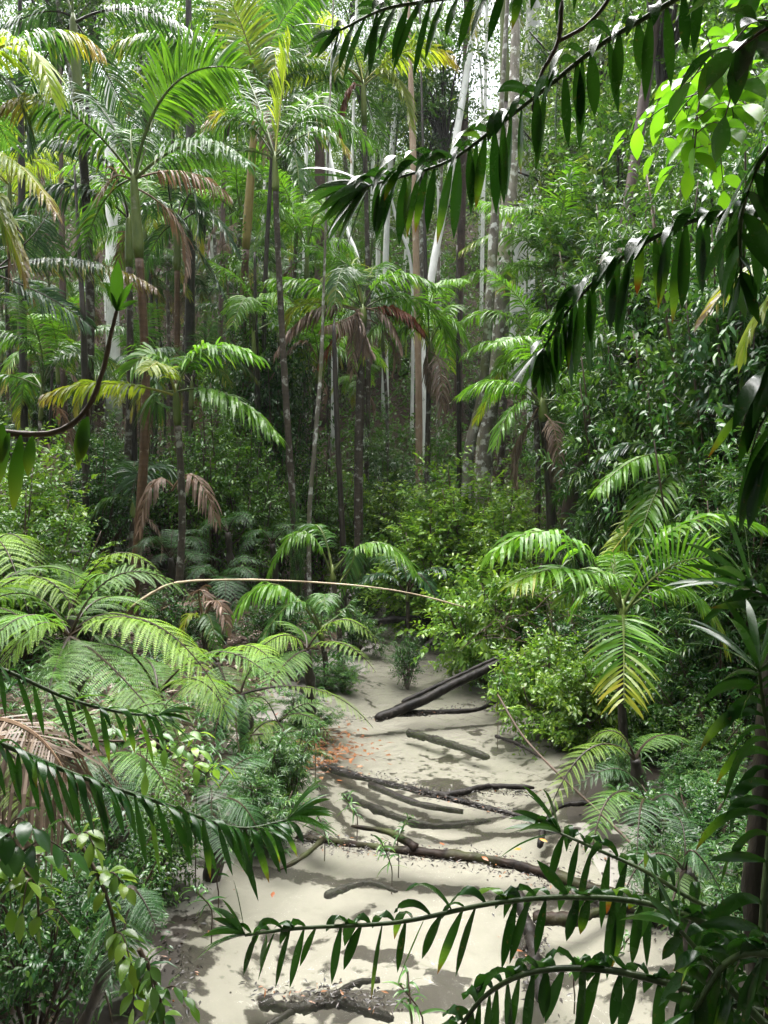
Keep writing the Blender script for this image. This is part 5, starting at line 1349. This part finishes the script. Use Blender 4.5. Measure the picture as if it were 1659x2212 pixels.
# ------------------------------------------------------------------ unnamed depth: trees, palms and bushes between the ones above
LAND = [(158, 300, 'the tall left palm'), (286, 600, 'the orange-trunked palm'), (410, 620, 'the thick dark trunk'), (553, 450, 'the ochre palm'), (600, 700, 'the slender bent palm'), (690, 480, 'the reddish trunk'),
        (782, 430, 'the red-skirted palm'), (780, 900, 'the centre palm'), (838, 480, 'the bare white pole'), (970, 380, 'the leaning white trunk'), (1004, 200, 'the maroon trunk'), (1060, 800, 'the spotted trunk'),
        (1090, 500, 'the lichen trunk'), (1195, 600, 'the blue-green palm'), (1290, 850, 'the leaning paperbark'), (1440, 300, 'the lit broad leaves'), (1540, 800, 'the bright right wall'), (50, 450, 'the far left trunk'),
        (380, 850, 'the young bright palm'), (1085, 120, 'the banded palm stem'), (240, 180, 'the pale left trunk'), (900, 700, 'the tan peeling trunk'), (1172, 900, 'the skirted palm'), (100, 1050, 'the left slope')]
USED = set()
ADJ = {'tree': ['small-leaved', 'airy', 'dense', 'pale-leaved', 'slim', 'bushy'], 'palm': ['slim', 'young', 'shaded', 'lanky', 'ragged', 'short'], 'shrub': ['leafy', 'shaded', 'glossy', 'low', 'tangled', 'dim']}


def autolabel(p, kind, what):
    X, Y = proj(p)
    near = sorted(LAND, key=lambda l: (l[0] - X) ** 2 + .5 * (l[1] - Y) ** 2)
    for adj in ADJ[kind]:
        for a, b2 in ((0, 1), (0, 2), (1, 2), (0, 3), (1, 3)):
            la, lb = near[a], near[b2]
            if (la[0] - X) * (lb[0] - X) < 0: ph = 'between %s and %s' % ((la[2], lb[2]) if la[0] < lb[0] else (lb[2], la[2]))
            else: ph = '%s %s, beyond %s' % ('left of' if X < la[0] else 'right of', la[2], lb[2])
            t = '%s %s %s' % (adj, what, ph)
            if t not in USED:
                USED.add(t)
                return t
    return what


rs = np.random.default_rng(5)
def scatter(n, y0, y1, mind, xm=.62, pw=1.):
    out = []
    for _ in range(8000):
        if len(out) >= n: break
        y = y0 + (y1 - y0) * rs.random() ** pw
        x = rs.uniform(-1, 1) * xm * y
        if creek_dist(np.array([x]), np.array([y]))[0] < 2.6 or (y < 16 and abs(x + .05 * y) < .8): continue
        if all((x - a) ** 2 + (y - c) ** 2 > mind * mind for a, c in out): out.append((x, y))
    return out


# filler trees with visible crowns, shared meshes
for i, (x, y) in enumerate(scatter(46, 23, 46, 2.5)):
    g = ghf(x, y)
    H = rs.uniform(4, 13) if y < 30 else rs.uniform(5, 15)
    B = np.array([x, y, g])
    root = empty('tree', B, autolabel(B + Z * H, 'tree', 'forest tree'), 'tree', 'forest trees on the slope')
    bf = Buf()
    top = np.array([rs.normal() * .5, rs.normal() * .3, H])
    tube(bf, spline([(0, 0, -.3), top * .5 + np.array([rs.normal() * .25, 0, 0]), top], 16), np.linspace(.11, .06, 16) * rs.uniform(.6, 1.3), 8, rough=.03)
    obj('trunk', bf.mesh('trunk', [M[('bark_dark', 'bark_red', 'bark_grey', 'bark_white')[i % 4]]], True), root)
    obj('crown', CR[i % 4], root, top, (0, 0, rs.random() * 6.28), (rs.uniform(.8, 1.3), rs.uniform(.8, 1.3), rs.uniform(.9, 1.5)))

for i, (x, y) in enumerate(scatter(26, 14.5, 30, 2.2)):
    g = ghf(x, y); H = rs.uniform(1.2, 5.5)
    X, Y = proj((x, y, g + H))
    lab = autolabel((x, y, g + H), 'palm', 'palm on the slope')
    palm(lab, (X, Y, y), [], r=.05, shaft_len=.6, extra=8, dead=1, mat=('palm', 'palm_dark', 'palm', 'palm_bright')[i % 4], scale=.85, group='palms of the creek valley')

for i, (x, y) in enumerate(scatter(30, 12, 22, 1.6, .5)):
    X, Y = proj((x, y, 0)); Y = rs.uniform(560, 900)
    nd = at(X, Y, y)
    palm(autolabel(nd, 'palm', 'thin understorey palm'), (X, Y, y), [], r=rs.uniform(.025, .04), shaft_len=.5, extra=6, dead=1, mat=('palm', 'palm_bright', 'palm_dark')[i % 3], scale=rs.uniform(.6, .85), group='palms of the creek valley', trunk=('bark_dark', 'palm_trunk')[i % 2])
for i, (x, y) in enumerate(scatter(24, 9.5, 16, 1.1, .5)):
    g = ghf(x, y)
    B = np.array([x, y, g]); h = rs.uniform(.3, .8)
    root = empty('tree_fern', B, autolabel(B + Z * h, 'shrub', 'understorey fern'), 'fern', 'tree ferns of the creek bank')
    bf = Buf(); tube(bf, spline([(0, 0, -.1), (.02, .01, h * .5), (0, 0, h)], 8), .035, 7, rough=.1)
    obj('trunk', bf.mesh('trunk', [M['bark_dark']], True), root)
    for k in range(7):
        obj('frond', FPROTO[('fern_dark', 'fern')[i % 2]][k % 3], root, (0, 0, h), (rs.normal() * .1, rs.normal() * .1, k * 2.4 + i), rs.uniform(.55, .8))
for i, (x, y) in enumerate([p for p in scatter(26, 14, 25, 2.2) if p[0] < -.02 * p[1]]):
    X, Y = proj((x, y, 0)); Y = rs.uniform(150, 760)
    nd = at(X, Y, y)
    palm(autolabel(nd, 'palm', 'feather palm'), (X, Y, y), [], r=rs.uniform(.035, .055), shaft_len=.8, extra=7, dead=1, mat=('palm_bright', 'palm', 'palm_bright', 'palm_yellow')[i % 4], scale=.95, group='palms of the creek valley',
         trunk=('palm_trunk', 'bark_dark', 'palm_trunk_orange')[i % 3])

for i, (x, y) in enumerate(scatter(44, 12.5, 30, 1.5)):
    g = ghf(x, y)
    k = ('dark0', 'ros0', 'oval1', 'dark1', 'ros1')[i % 5]
    me, st = SH[k]
    root = empty('shrub', (x, y, g), autolabel((x, y, g + .8), 'shrub', 'undergrowth shrub'), 'shrub', 'shrubs of the creek banks')
    rz, s = rs.random() * 6.28, rs.uniform(.7, 1.3)
    obj('foliage', me, root, (0, 0, 0), (0, 0, rz), (s, s, s * rs.uniform(.8, 1.3)))
    obj('stem', st, root, (0, 0, 0), (0, 0, rz), s)

# the forest beyond and around, one mass
bf = Buf()
def mass(n, cx, cy, cz, rr, leaf, wid=.42, mat=0):
    c, _ = shell(n, .3)
    d = rdirs(n) + np.array([0, 0, -.25])
    rr = np.asarray(rr, float)
    P_ = np.array([cx, cy, cz]) + c * rr
    tone = np.clip(R.normal(.5, .2) + .15 * R.normal(size=n), 0, 1)
    kites(bf, P_, d, np.cross(nrm(d), Z + .6 * R.normal(size=(n, 3))), leaf * R.uniform(.7, 1.3, n), leaf * wid, .3, tone, .06 * R.random(n), mat)


rs2 = np.random.default_rng(21)
for k in range(330):                       # rows of crowns up the far slope
    y = rs2.uniform(27 if k % 3 == 0 else 33, 60); x = rs2.uniform(-.68, .68) * y
    g = ghf(x, y)
    h = (rs2.uniform(.2, 2.5) if k % 3 == 0 else rs2.uniform(.5, 15)) if rs2.random() < .85 else rs2.uniform(10, 22)
    s = rs2.uniform(1.3, 2.6)
    mass(int(430 * s), x, y, g + h, (s, s, s * rs2.uniform(.6, 1.1)), .2, mat=0 if rs2.random() < .6 else 1)
for k in range(520):                       # low scrub on the slope
    y = rs2.uniform(19, 52); x = rs2.uniform(-.62, .62) * y if k % 2 else rs2.uniform(-.2, .3) * y
    s = rs2.uniform(.8, 1.6)
    mass(int(300 * s), x, y, ghf(x, y) + rs2.uniform(0, 1.1), (s, s, s * .7), .16 if y < 32 else .2, mat=0 if rs2.random() < .6 else 1)
for k in range(230):                       # unseen foliage walls beside and behind the viewer, added to block low skylight
    a = rs2.uniform(0, 6.28); r_ = rs2.uniform(9, 22)
    x, y = r_ * math.cos(a), 3 + r_ * math.sin(a)
    if y > 0 and abs(x) < .75 * y + 1.5: continue
    g = min(ghf(x, y), 6)
    mass(420, x, y, g + rs2.uniform(.5, 9), (1.6, 1.6, 1.5), .3)
for k in range(190):                        # unseen boughs over the viewer, added and thickened to darken the foreground
    x, y = rs2.uniform(-6, 6), rs2.uniform(-7, 1.9)
    mass(420, x, y, 4.6 + rs2.uniform(0, 3.) + .1 * abs(x), (1.3, 1.3, .7), .24)
tag(obj('forest', bf.mesh('forest', [M['canopy'], M['canopy_grey']], False)), kind='stuff', label='mass of far rainforest foliage, plus unseen foliage added around the viewer for shade')

# leaf litter and low growth on the ground
bf = Buf()
n = 60000
y = 3 + 25 * R.random(n) ** .8; x = R.uniform(-.62, .62, n) * (y + 2)
g = gh(x, y); e = creek_dist(x, y)
k = (g > .1) & ((e > 1.7) | (R.random(n) < .3))
x, y, g = x[k], y[k], g[k]; n = len(x)
a = R.random(n) * 6.28
d = np.stack([np.cos(a), np.sin(a), .25 * R.normal(size=n)], -1)
kites(bf, np.stack([x, y, g + .012], -1), d, np.cross(d, Z + .3 * R.normal(size=(n, 3))), R.uniform(.05, .13, n), R.uniform(.02, .05, n), .4, None, R.random(n) ** 2)
tag(obj('leaf_litter', bf.mesh('leaf_litter', [M['litter']], False)), kind='stuff', label='brown and tan dead leaves covering the forest floor')

# sunken rusty leaves by the left edge of the creek
bf = Buf()
n = 420
q = np.array([gl(690 + 55 * R.normal(), 1605 + 26 * R.normal(), -.02) for _ in range(n)]); q[:, 2] = np.maximum(gh(q[:, 0], q[:, 1]), -.07) + .01 + .012 * R.random(n)
a = R.random(n) * 6.28
d = np.stack([np.cos(a), np.sin(a), .15 * R.normal(size=n)], -1)
kites(bf, q, d, np.cross(d, Z + .2 * R.normal(size=(n, 3))), R.uniform(.05, .1, n), R.uniform(.02, .04, n), .3, None, 0)
tag(obj('sunken_leaves', bf.mesh('sunken_leaves', [M['rust']], False)), kind='stuff', label='rusty orange dead leaves lying under the water by the left bank')

# dark rotted bits along the water line and caught against the logs
bf = Buf()
n = 42000
y = 3 + 14 * R.random(n) ** 1.3; x = R.uniform(-.45, .5, n) * (y + 1)
z_ = gh(x, y); e = creek_dist(x, y)
k = (np.abs(z_ - .01) < .05) & (wob(x * 2.2 + 1, y * 2.4) + .3 * R.normal(size=n) > .2)
q = [np.stack([x[k], y[k], np.maximum(z_[k], .0) + .006], -1)]
for ln_, s, m in ((((640, 1812), (760, 1830), (900, 1850), (1060, 1868), (1200, 1905), (1320, 1950), (1470, 1990)), .08, 2600), (((690, 1650), (880, 1700), (960, 1722), (1060, 1712), (1152, 1716)), .06, 900), (((950, 1722), (1100, 1760), (1200, 1790)), .05, 500),
                  (((560, 2140), (650, 2160), (740, 2150), (850, 2180)), .05, 260), (((1120, 1950), (1150, 2050), (1172, 2170)), .06, 500), (((700, 1560), (800, 1555), (940, 1540), (1090, 1510)), .06, 500)):
    L_ = spline([gl(u, v, .0) for u, v in ln_], 80)
    p = L_[R.integers(0, 80, m)] + R.normal(size=(m, 3)) * np.array([s, s * .8, .012])
    p[:, 2] = np.maximum(gh(p[:, 0], p[:, 1]), 0) + .004 + np.abs(p[:, 2]) * 1.2
    q.append(p)
q = np.concatenate(q); n = len(q); a = R.random(n) * 6.28
d = np.stack([np.cos(a), np.sin(a), .2 * R.normal(size=n)], -1)
kites(bf, q, d, np.cross(d, Z + .4 * R.normal(size=(n, 3))), R.uniform(.012, .045, n), R.uniform(.006, .015, n), .4, R.random(n), .5 * (R.random(n) < .06))
tag(obj('creek_debris', bf.mesh('creek_debris', [M['humus']], False)), kind='stuff', label='dark rotted leaves and twigs washed against the logs and water line')

# tangle of dry vines on the right bank
bf = Buf()
o_ = at(1195, 1370, 8.3)
for _ in range(46):
    p0 = o_ + R.normal(size=3) * np.array([.5, .3, .14]); p1 = p0 + R.normal(size=3) * np.array([.45, .2, .22])
    tube(bf, spline([p0, .5 * (p0 + p1) + Z * R.uniform(.0, .15), p1], 9), np.linspace(.007, .002, 9) * R.uniform(.5, 1.1), 4, 0, rough=.2)
tag(obj('dead_vines', bf.mesh('dead_vines', [M['vine']], True, o_), None, o_), 'tangle of dry brown vines on the bushes beside the right bank palm', 'vine')

bf = Buf()
n = 15000
y = 3.2 + 22 * R.random(n) ** 1.1; x = R.uniform(-.62, .62, n) * (y + 2)
g = gh(x, y); e = creek_dist(x, y)
cl = wob(x * .8 + 3, y * .8)
edge = (e > 1.15) & (e < 2.1) & (g > .015) & (y < 12) & (wob(x * 1.7, y * 1.5) + .3 * R.normal(size=n) > -.05) & ((x < .4) | (y > 6.5) | (R.random(n) < .35))
k = edge | ((R.random(n) < .55) & (g > .12) & (cl + .35 * R.normal(size=n) > (-.1 + .35 * sstep(9, 14, y))) & ((x < 0) | (y > 8.5) | (R.random(n) < .12)))
x, y, g = x[k], y[k], g[k]; n = len(x)
hgt = R.uniform(.04, .3, n)
for j in range(11):
    th = j * 2.4 + R.random(n)
    d = np.stack([np.cos(th), np.sin(th), np.full(n, 1.6 - j * .14)], -1)
    leaves(bf, np.stack([x, y, g + hgt], -1), d, np.cross(nrm(d), Z + .3 * R.normal(size=(n, 3))), R.uniform(.1, .2, n), R.uniform(.012, .022, n), .7, 3, 'strap', .2, None, .15 * R.random(n), 0, 0)
tag(obj('undergrowth', bf.mesh('undergrowth', [M['rosette']], True)), kind='stuff', label='low strap-leaved plants and seedlings covering the banks')

# rain-misted air
bm = Buf()
x0, x1, y0, y1, z0, z1 = -230., 230., -200., 300., -2., 75.
bm.add([(x0, y0, z0), (x1, y0, z0), (x1, y1, z0), (x0, y1, z0), (x0, y0, z1), (x1, y0, z1), (x1, y1, z1), (x0, y1, z1)],
       [(0, 3, 2, 1), (4, 5, 6, 7), (0, 1, 5, 4), (1, 2, 6, 5), (2, 3, 7, 6), (3, 0, 4, 7)])
hm, nt, ns, ln = new_mat('haze')
pv = ns.new('ShaderNodeVolumePrincipled'); pv.inputs['Density'].default_value = HAZE; pv.inputs['Color'].default_value = (.9, .95, .97, 1)
o_ = ns.new('ShaderNodeOutputMaterial'); ln.new(pv.outputs[0], o_.inputs['Volume'])
tag(obj('haze', bm.mesh('haze', [hm], False)), kind='stuff', label='thin pale rain mist between the far trees')
